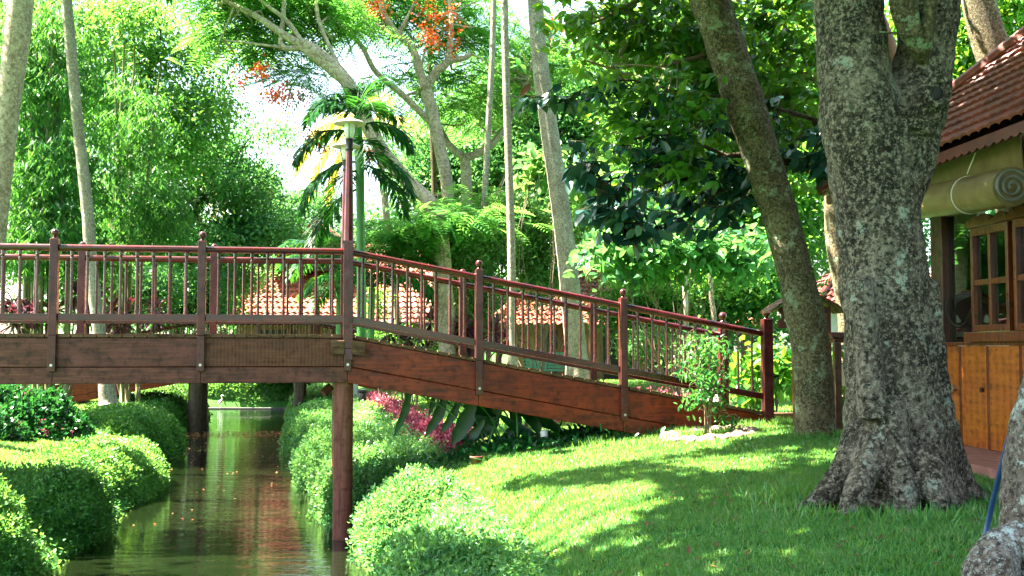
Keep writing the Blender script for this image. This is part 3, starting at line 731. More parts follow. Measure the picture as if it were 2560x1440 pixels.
full_tree('broadleaf_tree', 'rounded grey green tree standing just left of the tall bridge lamp', 'tree', [(700, 900, 54, 11), (700, 620, 54, 9), (690, 500, 54, 6)],
    [(690, 490, 90, 60, 54, 2, 30), (760, 520, 80, 50, 54, 2, 26), (690, 570, 110, 40, 54, 2, 26)], 'cool', 'bark_dark', 180, .36, .16, .085, nb=14, br=.04)
full_tree('broadleaf_tree', 'tall yellow green tree filling the top left corner of the view', 'tree', [(70, 1000, 30, 22), (80, 600, 30, 20), (60, 200, 30, 16), (90, -120, 30, 10)],
    [(60, 60, 170, 150, 30, 2, 46), (60, 300, 160, 150, 30, 2, 44), (220, 150, 110, 140, 30, 2, 22), (60, -150, 300, 100, 30, 2, 40)], 'fine', 'bark_dark', 170, .34, .16, .07, nb=20, br=.05)
# bamboo clumps with culms and drooping fans of narrow leaves
def bamboo(label, x0, Y, ymin, blobs, culms, group='bamboo clumps on the left bank'):
    base = ground_root(x0, Y); root = thing('bamboo_clump', base, label, 'bamboo', group); cul = MB()
    for i in range(culms):
        a = x0 + R.uniform(-55, 55); b = a + R.uniform(-60, 60); t = ymin + R.uniform(0, 160); yy = Y + R.uniform(-.6, .6)
        limb(cul, [(a, 1010, yy, 6), (a + 5, 700, yy, 6), ((a + b) / 2, 400, yy, 5), (b, t, yy, 2)], 7, 5, 0, 3)
    cul.build('culms', MT['culm'], root, smooth=True)
    C = clumps(blobs); n = len(C) * 30; c = np.repeat(C, 30, 0) + R.normal(size=(n, 3)) * .28
    c = np.repeat(c, 7, 0); n = len(c); p = c + R.normal(size=(n, 3)) * .035
    d = unit(rdir(n) * np.array([.75, .75, .45]) + np.array([0, 0, -.75])); v = leaf_quads(p, d, rdir(n), .24 * R.uniform(.6, 1.2, n), .032 * R.uniform(.8, 1.3, n), .05)
    crown(root, [v], 'bamboo', 'foliage')
bamboo('dense dark green bamboo clump between the two leaning pale trunks on the left', 110, 25, 0, [(100, 180, 120, 150, 25, 1.4, 50), (110, 420, 130, 140, 25, 1.4, 50), (60, 600, 150, 70, 24.5, 1.2, 36)], 12)
bamboo('drooping bamboo clump right of the dark leaning palm trunk', 330, 27, 60, [(330, 320, 70, 120, 27, 1.4, 20), (340, 520, 110, 110, 27, 1.4, 36), (250, 640, 100, 60, 26.5, 1.2, 22)], 4)
# pale leaning trunks
# ---- palm fronds
def frond(mb_pts, L0, tip_drop, azi, elev, base, leaf_len, width, n=34, twist=0, V=None, hang=.5):
    """one pinnate frond; returns leaf arrays and adds the rib"""
    d = np.array([math.cos(azi) * math.cos(elev), math.sin(azi) * math.cos(elev), math.sin(elev)])
    pts = []; p = np.array(base, float); st = L0 / 16
    for i in range(17):
        pts.append(p.copy()); p = p + d * st; d = unit(d + np.array([0, 0, -tip_drop / 16 * (1 + i * .12)]))
    mb_pts.tube(pts, list(np.linspace(.02, .004, 17)), 5, False)
    ps, ds, ns, ls = [], [], [], []
    for i in range(n):
        t = .12 + .88 * i / n; k = t * 15.99; a = int(k); q = pts[a] + (pts[a + 1] - pts[a]) * (k - a); dd = unit(pts[a + 1] - pts[a])
        s = unit(np.cross(dd, [0, 0, 1.0]));
        l = leaf_len * (math.sin(PI * (.12 + .82 * t)) ** .6) * R.uniform(.85, 1.1)
        for sg in (1, -1):
            for j in range(2):
                ps.append(q); ds.append(unit(s * sg + dd * (.55 + .2 * j) + np.array([0, 0, -hang + .2 * j]) + R.normal(size=3) * .2)); ns.append(np.array([0, 0, 1.0]) + s * sg * .5); ls.append(l)
    ls = np.array(ls); return leaf_quads(np.array(ps), np.array(ds), np.array(ns), ls, width, .1)
def palm(name, label, trunk, bark, fr, mat, ring=4, L0=2.2, ll=.55, wd=.045, group=None, drop=1.2, hang=.5, extra=None):
    b = trunk[0]; base = P(b[0], b[1], b[2]); base[2] = gz(base[0], base[1]) - .1
    root = thing(name, base, label, 'palm tree', group); m = MB(); tp = limb(m, trunk, 10, 8, .02, ring); m.build('trunk', MT[bark], root, smooth=True)
    for f in fr:
        az, el = f[0], f[1]; L = L0 * (f[2] if len(f) > 2 else 1); rb = MB(); b0 = np.array(tp[-1]) + np.array([0, 0, -(f[3] if len(f) > 3 else 0)])
        lv = frond(rb, L, drop, math.radians(az), math.radians(el), b0, ll, wd, hang=hang); 
        v, g, r = merge([lv]); k = len(v); rv = np.array(rb.v); rg = np.array(rb.f) + k
        mk('frond', np.concatenate([v, rv]), [np.concatenate([g[0], rg])], MT[mat], root, np.concatenate([r, np.full(len(rg), .5)]))
    return root
palm('areca_palm', 'slender green stemmed palm right behind the tall bridge lamp, with drooping dark fronds', [(905, 900, 18, 13), (902, 600, 18, 11), (900, 450, 18, 11), (896, 360, 18, 12), (892, 290, 18, 8)], 'green_stem',
    [(180, 20, .85, .3), (200, -5, .9, .75), (165, -20, .9, 1.2), (215, 35, .7), (150, 60, .7), (90, 75, .6), (120, 70, .7), (50, 75, .7), (20, 30, .75, .2), (0, 5, .85, .6), (-25, -5, .9, .8), (40, 50, .65), (-60, 40, .6), (250, -10, .8, .9), (300, 20, .7, .5), (190, 50, .6)], 'palm_dark', ll=.5, wd=.034, hang=.5, L0=1.5, drop=1.3)
palm('areca_palm', 'low areca palm in front of the tiled roof between lamp and shrubs', [(925, 900, 24, 10), (930, 720, 24, 8)], 'green_stem', [(180, 60), (150, 30), (210, 35), (0, 55), (30, 30), (-30, 35), (90, 80), (260, 50), (300, 70), (60, 65)], 'palm', L0=1.9, ll=.5, wd=.05)
palm('areca_palm', 'low areca palm left of the lamp pole with arching fronds above the railing', [(850, 900, 25, 10), (848, 680, 25, 8)], 'green_stem', [(180, 60), (150, 40), (215, 45), (0, 65), (90, 80), (270, 60), (120, 70)], 'palm', L0=1.7, ll=.5, wd=.05)
palm('coconut_palm', 'coconut palm with yellow sunlit fronds left of the tall bridge lamp', [(1010, 960, 42, 9), (975, 620, 42, 9), (940, 300, 42, 9)], 'bark_palm', [(185, 15), (200, -10), (160, 30), (175, -25, .9), (30, 20), (330, 10), (90, 60)], 'palm_yellow', L0=4.2, ll=.95, wd=.07, drop=1.5, hang=.9)
palm('coconut_palm', 'distant coconut palm with pale yellow fronds behind the dense tree', [(520, 960, 50, 9), (500, 600, 50, 8), (470, 420, 50, 8)], 'bark_palm', [(185, 0), (200, -20), (160, 10), (-10, -10), (20, 10), (330, -20), (90, 60)], 'palm_yellow', L0=4, ll=.9, wd=.08, drop=1.3, hang=.9)

FRS = tuple((a, e) for a, e in ((0, 25), (45, 5), (90, 30), (135, 0), (180, 20), (225, 10), (270, 35), (315, 0), (20, 60), (140, 55), (260, 60)))
palm('coconut_palm', 'pale smooth leaning trunk at the left edge of the view', [(-75, 1000, 18.5, 34), (-20, 620, 18.5, 30), (2, 430, 18.5, 28), (22, 250, 18.5, 29), (42, 100, 18.5, 31), (62, -120, 18.5, 30), (80, -420, 18.5, 24)], 'bark_pale', FRS, 'palm', 2, 3.4, .8, .06, drop=1.1)
palm('coconut_palm', 'slender dark ringed palm trunk leaning left, its foot below the bridge', [(272, 1010, 22, 24), (258, 900, 22, 17), (232, 700, 22, 16), (218, 520, 22, 15), (196, 320, 22, 14), (180, 150, 22, 14), (166, 0, 22, 14), (140, -260, 22, 12)], 'bark_palm', FRS, 'palm', 3, 3.2, .8, .06, drop=1.0)
# flamboyant (flame) trees with feathery crowns and red flowers
FL = 'feathery flame trees behind the bridge'
def flame(label, trunk, limbs, blobs, red, per=9, sp=.34):
    root, C = full_tree('flame_tree', label, 'tree', trunk, blobs, 'feather', 'bark_pale', per, sp, .62, 0, feather=dict(pairs=9, pw=.04), limbs=limbs, nb=40, br=.03, group=FL)
    K = clumps([q_[:6] + (q_[6] * 2,) for q_ in red]); n = len(K) * 10; c = np.repeat(K, 10, 0) + R.normal(size=(n, 3)) * .1
    crown(root, [leaf_quads(c, rdir(n), rdir(n), .085, .06)], 'flower', 'flowers')
flame('leaning flame tree whose pale trunk rises up to the left behind the lamp cap', [(1120, 900, 24, 22), (1105, 640, 24, 22), (1085, 525, 24, 20), (1020, 455, 24, 19), (950, 370, 24, 19), (895, 260, 24, 19), (860, 195, 24, 17), (800, 135, 24, 15), (750, 105, 24, 13)],
    [[(870, 210, 24, 16), (850, 190, 24, 15), (760, 120, 24, 12), (700, 80, 24, 10), (640, 40, 24, 8), (560, 0, 24, 5)], [(760, 120, 24, 8), (705, 115, 24, 7), (708, 50, 24, 6), (712, -30, 24, 5)], [(770, 130, 24, 7), (720, 55, 24, 6), (650, 0, 24, 4), (620, -40, 24, 3)], [(700, 118, 24, 4), (640, 110, 24, 3), (560, 100, 24, 2)], [(880, 230, 24, 6), (800, 60, 24.3, 5), (790, -40, 24.5, 4)]],
    [(620, 30, 120, 50, 25.5, 1.2, 30), (740, 10, 130, 50, 25.5, 1.2, 34), (770, 190, 80, 26, 25.5, .9, 12), (830, 80, 80, 50, 26, 1.2, 16), (650, 120, 90, 26, 25.2, .9, 14), (600, -60, 260, 50, 24.5, 2, 40), (640, 70, 110, 60, 26, 1.2, 14)], [(645, 180, 20, 14, 24, .4, 5), (690, 235, 30, 14, 24, .4, 7), (600, 200, 14, 20, 24, .3, 2)])
flame('forked flame tree with a pale Y shaped trunk right of the lamp', [(1135, 900, 27, 18), (1125, 640, 27, 17), (1118, 470, 27, 16), (1100, 370, 27, 16), (1080, 280, 27, 16), (1064, 220, 27, 15)],
    [[(1064, 225, 27, 13), (1050, 180, 27, 12), (1030, 120, 27, 10), (985, 75, 27, 9), (955, 20, 27, 7), (940, -60, 27, 5)], [(1064, 225, 27, 12), (1090, 180, 27, 11), (1120, 150, 27, 9), (1128, 60, 27, 6), (1120, -20, 27, 4)], [(1115, 155, 27, 8), (1160, 145, 27, 7), (1180, 135, 27, 5)],
     [(1000, 85, 27, 7), (930, 60, 27, 6), (880, 15, 27, 5), (850, -40, 27, 3)], [(1100, 330, 27, 9), (1010, 240, 27, 8), (940, 180, 27, 7), (900, 110, 27, 6), (830, 50, 27, 5), (780, 20, 27, 3)], [(1000, 80, 27, 6), (1015, 50, 27, 4), (1040, 0, 27, 3)]],
    [(960, 40, 150, 60, 29, 1.2, 34), (1130, 90, 120, 70, 29.4, 1.2, 34), (1010, 200, 140, 40, 29.5, 1, 16), (1170, 240, 110, 70, 29.5, 1.2, 30), (860, 20, 80, 50, 29, 1, 14), (1000, -50, 300, 60, 28, 2, 60), (1190, 30, 70, 50, 29.5, 1, 18), (960, 330, 70, 40, 29.5, 1, 9)],
    [(1080, 30, 80, 40, 26.6, .6, 9), (1110, 80, 60, 60, 26.6, .6, 8), (960, 20, 60, 24, 26.6, .6, 8), (800, 345, 40, 30, 26, .5, 11), (920, 385, 30, 10, 26, .4, 5), (1070, 90, 20, 30, 26.6, .4, 6), (740, 245, 50, 16, 26, .4, 6)])
flame('low forked flame tree with one limb reaching right behind the slim white palms', [(1172, 900, 30, 16), (1170, 640, 30, 15), (1168, 490, 30, 14), (1162, 390, 30, 13)],
    [[(1162, 395, 30, 11), (1130, 370, 30, 10), (1110, 340, 30, 8), (1050, 230, 30, 6)], [(1165, 395, 30, 11), (1200, 380, 30, 10), (1240, 350, 30, 9), (1280, 290, 30, 7), (1320, 200, 30, 5)]],
    [(1280, 170, 130, 90, 31.5, 1.4, 50), (1200, 290, 80, 40, 31.5, 1.2, 16), (1400, 110, 100, 100, 32, 1.6, 34), (1150, 545, 100, 26, 24, 1, 16)], [(1380, 60, 30, 20, 29, .4, 5), (1440, 60, 20, 14, 29, .3, 3)])
# mid-distance fillers
full_tree('broadleaf_tree', 'dark leafy tree filling the middle behind the slim white palm trunks', 'tree', [(1360, 960, 38, 18), (1350, 600, 38, 14), (1340, 350, 38, 9)],
    [(1300, 420, 180, 130, 38, 2, 110), (1450, 300, 130, 160, 38, 2, 90), (1130, 420, 150, 110, 38, 2, 70), (1300, 240, 130, 100, 38, 2, 50), (1500, 520, 150, 110, 36, 2, 80)], 'cool', 'bark_dark', 170, .38, .2, .09, nb=20, br=.05)
full_tree('broadleaf_tree', 'tall dense tree behind the leaning lichened trunk', 'tree', [(1820, 960, 30, 20), (1800, 600, 30, 16), (1760, 300, 30, 10)],
    [(1700, 620, 200, 130, 30, 2, 110), (1800, 420, 180, 150, 30, 2, 110), (1650, 330, 150, 160, 30, 2, 80), (1960, 500, 130, 220, 29, 2, 110), (1700, 120, 260, 140, 30, 2, 100), (1980, 150, 120, 200, 30, 2, 70)], 'fine', 'bark_dark', 170, .36, .19, .085, nb=20, br=.05)
full_tree('broadleaf_tree', 'bright leafy tree showing between the big trunk and the red roof', 'tree', [(2450, 960, 24, 18), (2440, 500, 24, 16), (2440, 150, 24, 12)],
    [(2430, 120, 110, 190, 24, 1.4, 90), (2420, 340, 90, 120, 24, 1.4, 40), (2300, 100, 100, 200, 26, 1.5, 40), (2560, -40, 120, 120, 22, 1.4, 40)], 'broad', 'bark_dark', 90, .28, .17, .09, kind='oval', nb=20, br=.04)
# slim palms
SP = 'slim palm trunks behind the ramp'
def slim(label, tr, bark='bark_palm', ring=3, fr=((10, 10), (100, 20), (190, 10), (280, 15), (45, 40), (230, 40), (140, 50), (320, 50))):
    palm('palm_tree', label, tr, bark, fr, 'palm', ring, 2.4, .6, .05, SP)
slim('slimmest pale palm trunk leaning slightly left, left one of the white pair', [(1200, 960, 26, 10), (1208, 700, 26, 9), (1212, 500, 26, 8), (1222, 300, 26, 7.5), (1232, 100, 26, 7), (1240, -260, 26, 6)])
slim('straight pale palm trunk right one of the white pair, passing behind the ramp railing', [(1285, 960, 22, 13), (1280, 800, 22, 11), (1278, 600, 22, 10), (1272, 400, 22, 9.5), (1264, 150, 22, 9), (1258, -260, 22, 8)])
slim('thick grey palm trunk leaning left behind the ramp railing', [(1446, 980, 22, 38), (1442, 900, 22, 28), (1425, 720, 22, 25), (1412, 600, 22, 24), (1392, 450, 22, 23), (1370, 300, 22, 22), (1345, 100, 22, 20), (1325, -260, 22, 17)], ring=2)
slim('dark thin palm trunk rising behind the forked flame tree', [(1088, 960, 32, 8), (1086, 500, 32, 7), (1076, 200, 32, 7), (1068, -260, 32, 6)], 'bark_dark')
for lb, x, Y, h in (('thin brown sapling stem behind the middle of the ramp', 1712, 24, 560), ('thin mossy stem behind the right of the ramp', 1782, 25, 680)):
    full_tree('sapling', lb, 'tree', [(x, 990, Y, 8), (x + 3, 800, Y, 7), (x - 4, h + 60, Y, 6), (x - 6, h - 60, Y, 4)], [(x - 10, h - 60, 80, 60, Y, .8, 20)], 'broad', 'bark_pale', 22, .2, .16, .08, kind='oval', nb=8, br=.015)
full_tree('broadleaf_tree', 'mossy pale trunk half hidden behind the left edge of the big trunk', 'tree', [(2140, 1085, 16.5, 34), (2125, 800, 16.5, 30), (2092, 600, 16.5, 28), (2085, 440, 16.5, 26), (2070, 200, 16.5, 24), (2040, -200, 16.5, 20)],
    [(2040, -260, 120, 80, 16.5, 1, 20)], 'broad', 'bark_lean', 60, .3, .14, .07, kind='oval', nb=5)
full_tree('broadleaf_tree', 'mottled trunk rising behind the roof corner at the top right', 'tree', [(2600, 1000, 15.5, 60), (2540, 500, 15.5, 50), (2500, 200, 15.5, 44), (2460, 60, 15.5, 42), (2430, -100, 15.5, 40), (2400, -400, 15.5, 34)],
    [(2400, -430, 200, 90, 15.5, 1, 24)], 'broad', 'bark_lean', 60, .3, .14, .07, kind='oval', nb=5)

# ------------------------------------------------------------------ houses in the background
def hut(name, label, x0, x1, Y, zg, ze, zr, depth, wall, openings, tile='tile_pale', rows=12, cols=26, hip=.42, gable=None, over=.7):
    h = thing(name, ((x0 + x1) / 2, Y + depth / 2, zg - .2), label, 'house')
    wx0, wx1 = x0 + over, x1 - over; y0 = Y + over; y1 = Y + depth - over
    MB().box((wx0, y0, zg - .3), (wx1, y1, ze + .1)).build('wall', MT[wall], h)
    for a, b, z0, z1 in openings:
        xa = wx0 + (wx1 - wx0) * a; xb = wx0 + (wx1 - wx0) * b; MB().box((xa, y0 - .03, zg + z0), (xb, y0 - .003, zg + z1)).build('opening', MT['dark_int'], h)  # near-black panel on the solid wall, painted shade of the inside
    for i in range(5):
        x = x0 + .3 + (x1 - x0 - .6) * i / 4; MB().box((x - .09, Y + .2, zg - .3), (x + .09, Y + .38, ze + .05)).build('veranda_post', MT['frame'], h)
    hx = (x1 - x0) * hip * .8
    A, B, C, D = (x0, Y, ze), (x1, Y, ze), (x1, Y + depth, ze), (x0, Y + depth, ze); r0 = (x0 + hx, Y + depth / 2, zr); r1 = (x1 - hx, Y + depth / 2, zr)
    m = MB(); tiles(m, A, B, r1, r0, rows, cols, .06, .03); tiles(m, D, A, r0, r0, rows, 14, .06, .03); tiles(m, B, C, r1, r1, rows, 14, .06, .03); tiles(m, C, D, r0, r1, 4, cols, .06, .03)
    ro = m.build('roof', MT[tile], h)
    m = MB()
    for a, b in ((A, r0), (B, r1), (r0, r1)): m.tube([np.array(a) + [0, 0, .08], np.array(b) + [0, 0, .08]], .11, 8)
    m.build('ridge_tiles', MT[tile], ro)
    if gable:
        gx, gw, gz0, gz1, yy = gable; g = MB()
        tiles(g, (gx - gw, yy + 5, gz0), (gx - gw, yy, gz0), (gx, yy, gz1), (gx, yy + 5, gz1), 8, 12, .06, .03); tiles(g, (gx + gw, yy, gz0), (gx + gw, yy + 5, gz0), (gx, yy + 5, gz1), (gx, yy, gz1), 8, 12, .06, .03)
        q = g.build('gablet', MT[tile], ro)
        MB().prism([(gx - gw + .2, gz0), (gx + gw - .2, gz0), (gx, gz1 - .2)][::-1], yy + .4, yy + .45).build('gable_board', MT['dark_int'], q)
        MB().prism([(gx - gw, gz0 - .1), (gx - gw + .35, gz0 - .1), (gx, gz1 - .3), (gx + gw - .35, gz0 - .1), (gx + gw, gz0 - .1), (gx, gz1 + .06)][::-1], yy - .06, yy).build('barge_board', MT['frame'], q)
    return h
hut('house', 'house with a big sunlit orange tiled roof behind the railing and the tall lamp', -11.2, -.6, 42, 1.55, 3.35, 6.6, 9, 'orange_wall', [(.1, .25, .1, 1.6), (.4, .6, .1, 1.6), (.75, .9, .1, 1.6)], 'tile_pale', 15, 40, hip=.28, gable=(-7.7, 1.9, 5.5, 7.5, 43.6))
hut('house', 'low tiled cottage with dark veranda openings behind the middle of the ramp', -.7, 7.4, 34, 1.5, 3.15, 4.9, 7, 'orange_wall', [(.16, .32, .0, 1.5), (.42, .56, 0, 1.5), (.62, .8, .0, 1.5), (.86, .97, 0, 1.5)], 'tile_pale', 11, 34, .3)
hut('house', 'pale walled hut with a red roof glimpsed behind the small roofed notice board', 8.6, 13.5, 32, 1.5, 3.6, 5.0, 5, 'white', [(.2, .4, 0, 1.5), (.6, .8, .5, 1.5)], 'tile', 8, 20, .4)

# ------------------------------------------------------------------ canal edge
wc = thing('weir', (-10.4, 45.5, 0), 'dark straight edging beam across the far end of the canal', 'wall')
MB().box((-13.4, 45.4, -.4), (-7.7, 45.6, .06)).build('beam', MT['concrete'], wc, bevel=.01)
MB().box((-13.5, 45.3, -.4), (-13.3, 45.5, .2)).build('post', MT['concrete'], wc); MB().box((-7.8, 45.3, -.4), (-7.6, 45.5, .1)).build('post', MT['concrete'], wc)
p0 = P(552, 1016, 45.5); hb = thing('heron_figure', (p0[0], 45.5, .06), 'small white bird standing on the far edge of the canal', 'bird')
bd = MB().tube([(p0[0] - .16, 45.5, .28), (p0[0] - .1, 45.5, .36), (p0[0] + .02, 45.5, .44), (p0[0] + .08, 45.5, .56), (p0[0] + .05, 45.5, .68), (p0[0] + .02, 45.5, .74), (p0[0] + .06, 45.5, .77), (p0[0] + .16, 45.5, .76)], [.02, .08, .085, .04, .028, .03, .035, .006], 10)
for dx in (-.03, .03): bd.tube([(p0[0] - .03 + dx, 45.5, .36), (p0[0] - .03 + dx, 45.5, .05)], .01, 6)
bd.v = [tuple(np.array([p0[0], 45.5, .05]) + (np.array(q) - np.array([p0[0], 45.5, .05])) * .7) for q in bd.v]; bd.build('body', MT['white'], hb, smooth=True)

# ------------------------------------------------------------------ clipped hedges on both banks
def mound(name, label, c, r, top, n, leaf=.038, mat='hedge', cat='hedge', group=None, rot=0, dome=2.6, z0=-.05, lump=.15, leaf_w=.5, extra=None):
    """solid lumpy heart plus a skin of small leaves"""
    base = (c[0], c[1], max(0, z0)); root = thing(name, base, label, cat, group)
    ca, sa = math.cos(rot), math.sin(rot); off = R.uniform(0, 50, 3)
    def surf(th, ph, k=1.0):
        """th 0..pi/2 up from the ground, ph round"""
        e = 2 / dome; cx = np.sign(np.cos(th)) * np.abs(np.cos(th)) ** e; cz = np.abs(np.sin(th)) ** e
        x = r[0] * cx * np.cos(ph); y = r[1] * cx * np.sin(ph); z = (top - z0) * cz
        q = np.stack([x * ca - y * sa, x * sa + y * ca, z], -1)
        nz = np.array([mnoise.noise(Vector(v * 1.9 + off)) + .5 * mnoise.noise(Vector(v * 4.5 + off)) for v in q])
        nn = unit(q / np.array([max(r), max(r), top - z0])); return np.array([c[0], c[1], z0]) + q * k + nn * (nz * lump)[:, None], nn
    nt_, np_ = 16, 40; T, Ph = np.meshgrid(np.linspace(0, PI / 2 - .01, nt_), np.linspace(0, 2 * PI, np_ + 1)[:-1], indexing='ij')
    v, _ = surf(T.ravel(), Ph.ravel(), .955); ix = np.arange(nt_ * np_).reshape(nt_, np_); nx = np.roll(ix, -1, 1)
    f = np.stack([ix[:-1], nx[:-1], nx[1:], ix[1:]], -1).reshape(-1, 4)
    core = (v, [f], np.full(len(f), .15))
    th = np.arcsin(R.random(n) ** .85) ; ph = R.uniform(0, 2 * PI, n); q, nn = surf(th, ph)
    q = q + R.normal(size=(n, 3)) * .018 - nn * R.uniform(0, .03, (n, 1)); d = unit(nn * .5 + rdir(n) * .8 + np.array([0, 0, .2])); sz = leaf * R.uniform(.6, 1.5, n)
    lv = leaf_quads(q, d, unit(rdir(n) * .6 + nn), sz, sz * leaf_w, .2)
    # stray shoots
    k = n // 9; o = R.integers(0, n, k); q2 = np.repeat(q[o] + nn[o] * R.uniform(.02, .11, (k, 1)), 3, 0) + R.normal(size=(k * 3, 3)) * .012
    d2 = unit(np.repeat(nn[o], 3, 0) + rdir(k * 3) * .9); lv2 = leaf_quads(q2, d2, rdir(k * 3), leaf * 1.15, leaf * .6, .2)
    parts = [core, lv, lv2]
    if extra: parts += extra(q, nn)
    v, g, rr = merge(parts); mk('foliage', v, g, MT[mat], root, rr); return q, nn, root
LH = 'clipped hedge mounds on the left bank'; RH = 'clipped hedge mounds on the right bank'
mound('hedge', 'nearest rounded hedge mound at the lower left corner', (-6.0, 11.5), (.98, 1.25), 1.0, 34000, .042, group=LH)
mound('hedge', 'second rounded hedge mound from the lower left corner, brightly sunlit', (-5.98, 14.3), (.78, 1.1), .84, 24000, .042, group=LH)
mound('hedge', 'long flat topped hedge bulging over the left edge of the canal', (-7.0, 18.9), (1.05, 2.6), .80, 42000, .045, group=LH, rot=.15, dome=3)
mound('hedge', 'hedge mound in front of the far pile, left of the canal', (-8.9, 25.5), (1.35, 2.4), 1.08, 38000, .055, group=LH, rot=.3)
mound('hedge', 'smaller hedge mound further back on the left bank, beyond the second bridge', (-11.2, 35.5), (1.5, 4.2), 1.1, 30000, .07, group=LH, rot=.2)
mound('hedge', 'dark straight hedge closing the far end of the canal', (-10.0, 47.2), (4.6, 1.5), 1.5, 42000, .08, group=LH, dome=4)
mound('hedge', 'large bright hedge mound at the lower middle beside the water', (-.45, 9.9), (.68, 1.9), .76, 40000, .044, mat='cover', group=RH, rot=.1)
mound('hedge', 'hedge mound with a shaded side just right of the near pile', (-1.0, 13.3), (.8, 1.35), .88, 30000, .044, mat='cover', group=RH, rot=.15)
mound('hedge', 'pale leafy hedge mound directly behind the near pile', (-1.95, 16.4), (.9, 1.7), .92, 30000, .046, mat='cover', group=RH, rot=.2)
mound('hedge', 'hedge along the right bank seen left of the near pile', (-3.05, 20.6), (.85, 2.8), .95, 34000, .05, mat='cover', group=RH, rot=.22)
mound('hedge', 'distant hedge on the right bank under the second bridge', (-4.6, 27.5), (.95, 4.2), 1.0, 34000, .06, mat='cover', group=RH, rot=.21)
mound('hedge', 'farthest hedge on the right bank before the canal end', (-6.4, 38.5), (1.2, 6.2), 1.1, 34000, .08, mat='cover', group=RH, rot=.15)
def ix_fl(q, nn):
    s = R.choice(len(q), 42, replace=False); n = 42 * 26; c = np.repeat(q[s] + nn[s] * .05, 26, 0) + R.normal(size=(n, 3)) * .045
    return c
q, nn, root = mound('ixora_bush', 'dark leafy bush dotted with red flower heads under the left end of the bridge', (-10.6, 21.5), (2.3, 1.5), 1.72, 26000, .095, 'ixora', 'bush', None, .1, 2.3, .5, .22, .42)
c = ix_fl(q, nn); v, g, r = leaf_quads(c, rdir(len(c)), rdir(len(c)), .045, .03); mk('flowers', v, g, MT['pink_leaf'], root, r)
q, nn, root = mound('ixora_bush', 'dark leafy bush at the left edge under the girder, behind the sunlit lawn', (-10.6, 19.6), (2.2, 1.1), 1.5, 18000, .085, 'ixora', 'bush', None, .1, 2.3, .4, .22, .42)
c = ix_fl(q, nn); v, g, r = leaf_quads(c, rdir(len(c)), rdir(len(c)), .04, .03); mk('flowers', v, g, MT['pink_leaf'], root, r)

# ------------------------------------------------------------------ shrubs beyond the bridge
def shrub(name, label, blobs, mat, per, spread, L, W, base, cat='shrub', group=None, kind='quad', fe=None, nb=12, droop=.1, stem='twig', flat=.8, br=.012):
    b = ground_root(*base); root = thing(name, b, label, cat, group); C = clumps(blobs); m = MB()
    auto_branches(m, np.array([[b[0] + R.normal() * .15, b[1] + R.normal() * .1, b[2]] for _ in range(5)]), C, nb, br); m.build('stems', MT[stem], root, smooth=True)
    crown(root, [feathers(C, per, spread, L, **fe) if fe else foliage(C, per, spread, L, W, droop, kind, flat)], mat, 'foliage'); return root
SH = 'light green shrubs behind the ramp'
shrub('feathery_shrub', 'yellow green feathery shrub right of the lamp pole above the railing', [(1010, 580, 75, 40, 24, .8, 26), (1080, 560, 60, 40, 24, .8, 20), (1000, 620, 80, 40, 24, .8, 20)], 'feather', 9, .2, .5, 0, (1030, 24), group=SH, fe=dict(pairs=8, pw=.028))
shrub('shrub', 'tall pale leaved shrub above the left half of the ramp railing', [(1080, 610, 110, 36, 25, .8, 26), (1150, 660, 60, 60, 25, .8, 16), (1150, 590, 70, 50, 25, .8, 14)], 'light', 120, .2, .15, .055, (1100, 25), group=SH, nb=20)
shrub('shrub', 'pale leaved shrub between the two white palm trunks', [(1240, 600, 90, 60, 26, .9, 30), (1200, 720, 60, 80, 26, .8, 20), (1300, 520, 50, 50, 26, .9, 10), (1190, 800, 60, 40, 26, .6, 10)], 'light', 110, .2, .15, .06, (1220, 26), group=SH, nb=20)
shrub('shrub', 'pale leaved shrub left of the thick grey palm trunk', [(1330, 620, 70, 70, 27, .9, 30), (1350, 700, 60, 40, 27, .9, 14), (1320, 540, 60, 30, 27, .8, 10)], 'light', 110, .2, .16, .06, (1340, 27), group=SH, nb=16)
shrub('feathery_shrub', 'green feathery shrub right of the thick grey palm trunk', [(1500, 460, 80, 40, 26, .8, 20), (1480, 530, 60, 40, 26, .8, 14), (1200, 500, 90, 30, 26.5, .8, 18)], 'feather', 9, .22, .5, 0, (1490, 26), fe=dict(pairs=8, pw=.028))
shrub('broadleaf_bush', 'broad leaved green bush above the railing under the dark rubber leaves', [(1560, 640, 110, 50, 20, .8, 36), (1700, 630, 110, 50, 20, .8, 36), (1840, 640, 90, 50, 20, .8, 30), (1640, 560, 80, 30, 20, .8, 12)], 'cool', 20, .2, .2, .13, (1680, 20), kind='oval', nb=26, droop=.2)
shrub('broadleaf_bush', 'bright yellow green broad leaved bush left of the thick grey trunk', [(1345, 430, 40, 40, 25, .5, 12), (1470, 450, 30, 20, 25, .4, 6)], 'light', 12, .22, .34, .2, (1350, 25), kind='oval', nb=10)
shrub('shrub', 'dense dark bush filling the view behind the lower ramp railing', [(1640, 760, 160, 60, 27, 1, 60), (1800, 760, 140, 90, 27, 1, 60), (1900, 700, 90, 90, 27, 1, 40)], 'fine', 110, .24, .15, .08, (1750, 27), nb=20)
shrub('shrub', 'bright leafy bush beyond the lower end of the ramp', [(1640, 870, 60, 40, 25, .6, 14), (1740, 890, 60, 50, 24, .6, 18), (1580, 850, 40, 50, 28, .6, 12)], 'light', 100, .18, .13, .06, (1700, 24.5), nb=12)
shrub('broadleaf_bush', 'large leaved green bush behind the end post of the ramp', [(1900, 900, 50, 50, 17.5, .4, 14), (1950, 920, 50, 60, 17.5, .4, 16), (1860, 960, 50, 50, 17.5, .4, 10)], 'broad', 14, .13, .19, .11, (1920, 17.6), kind='oval', nb=14, droop=.35)
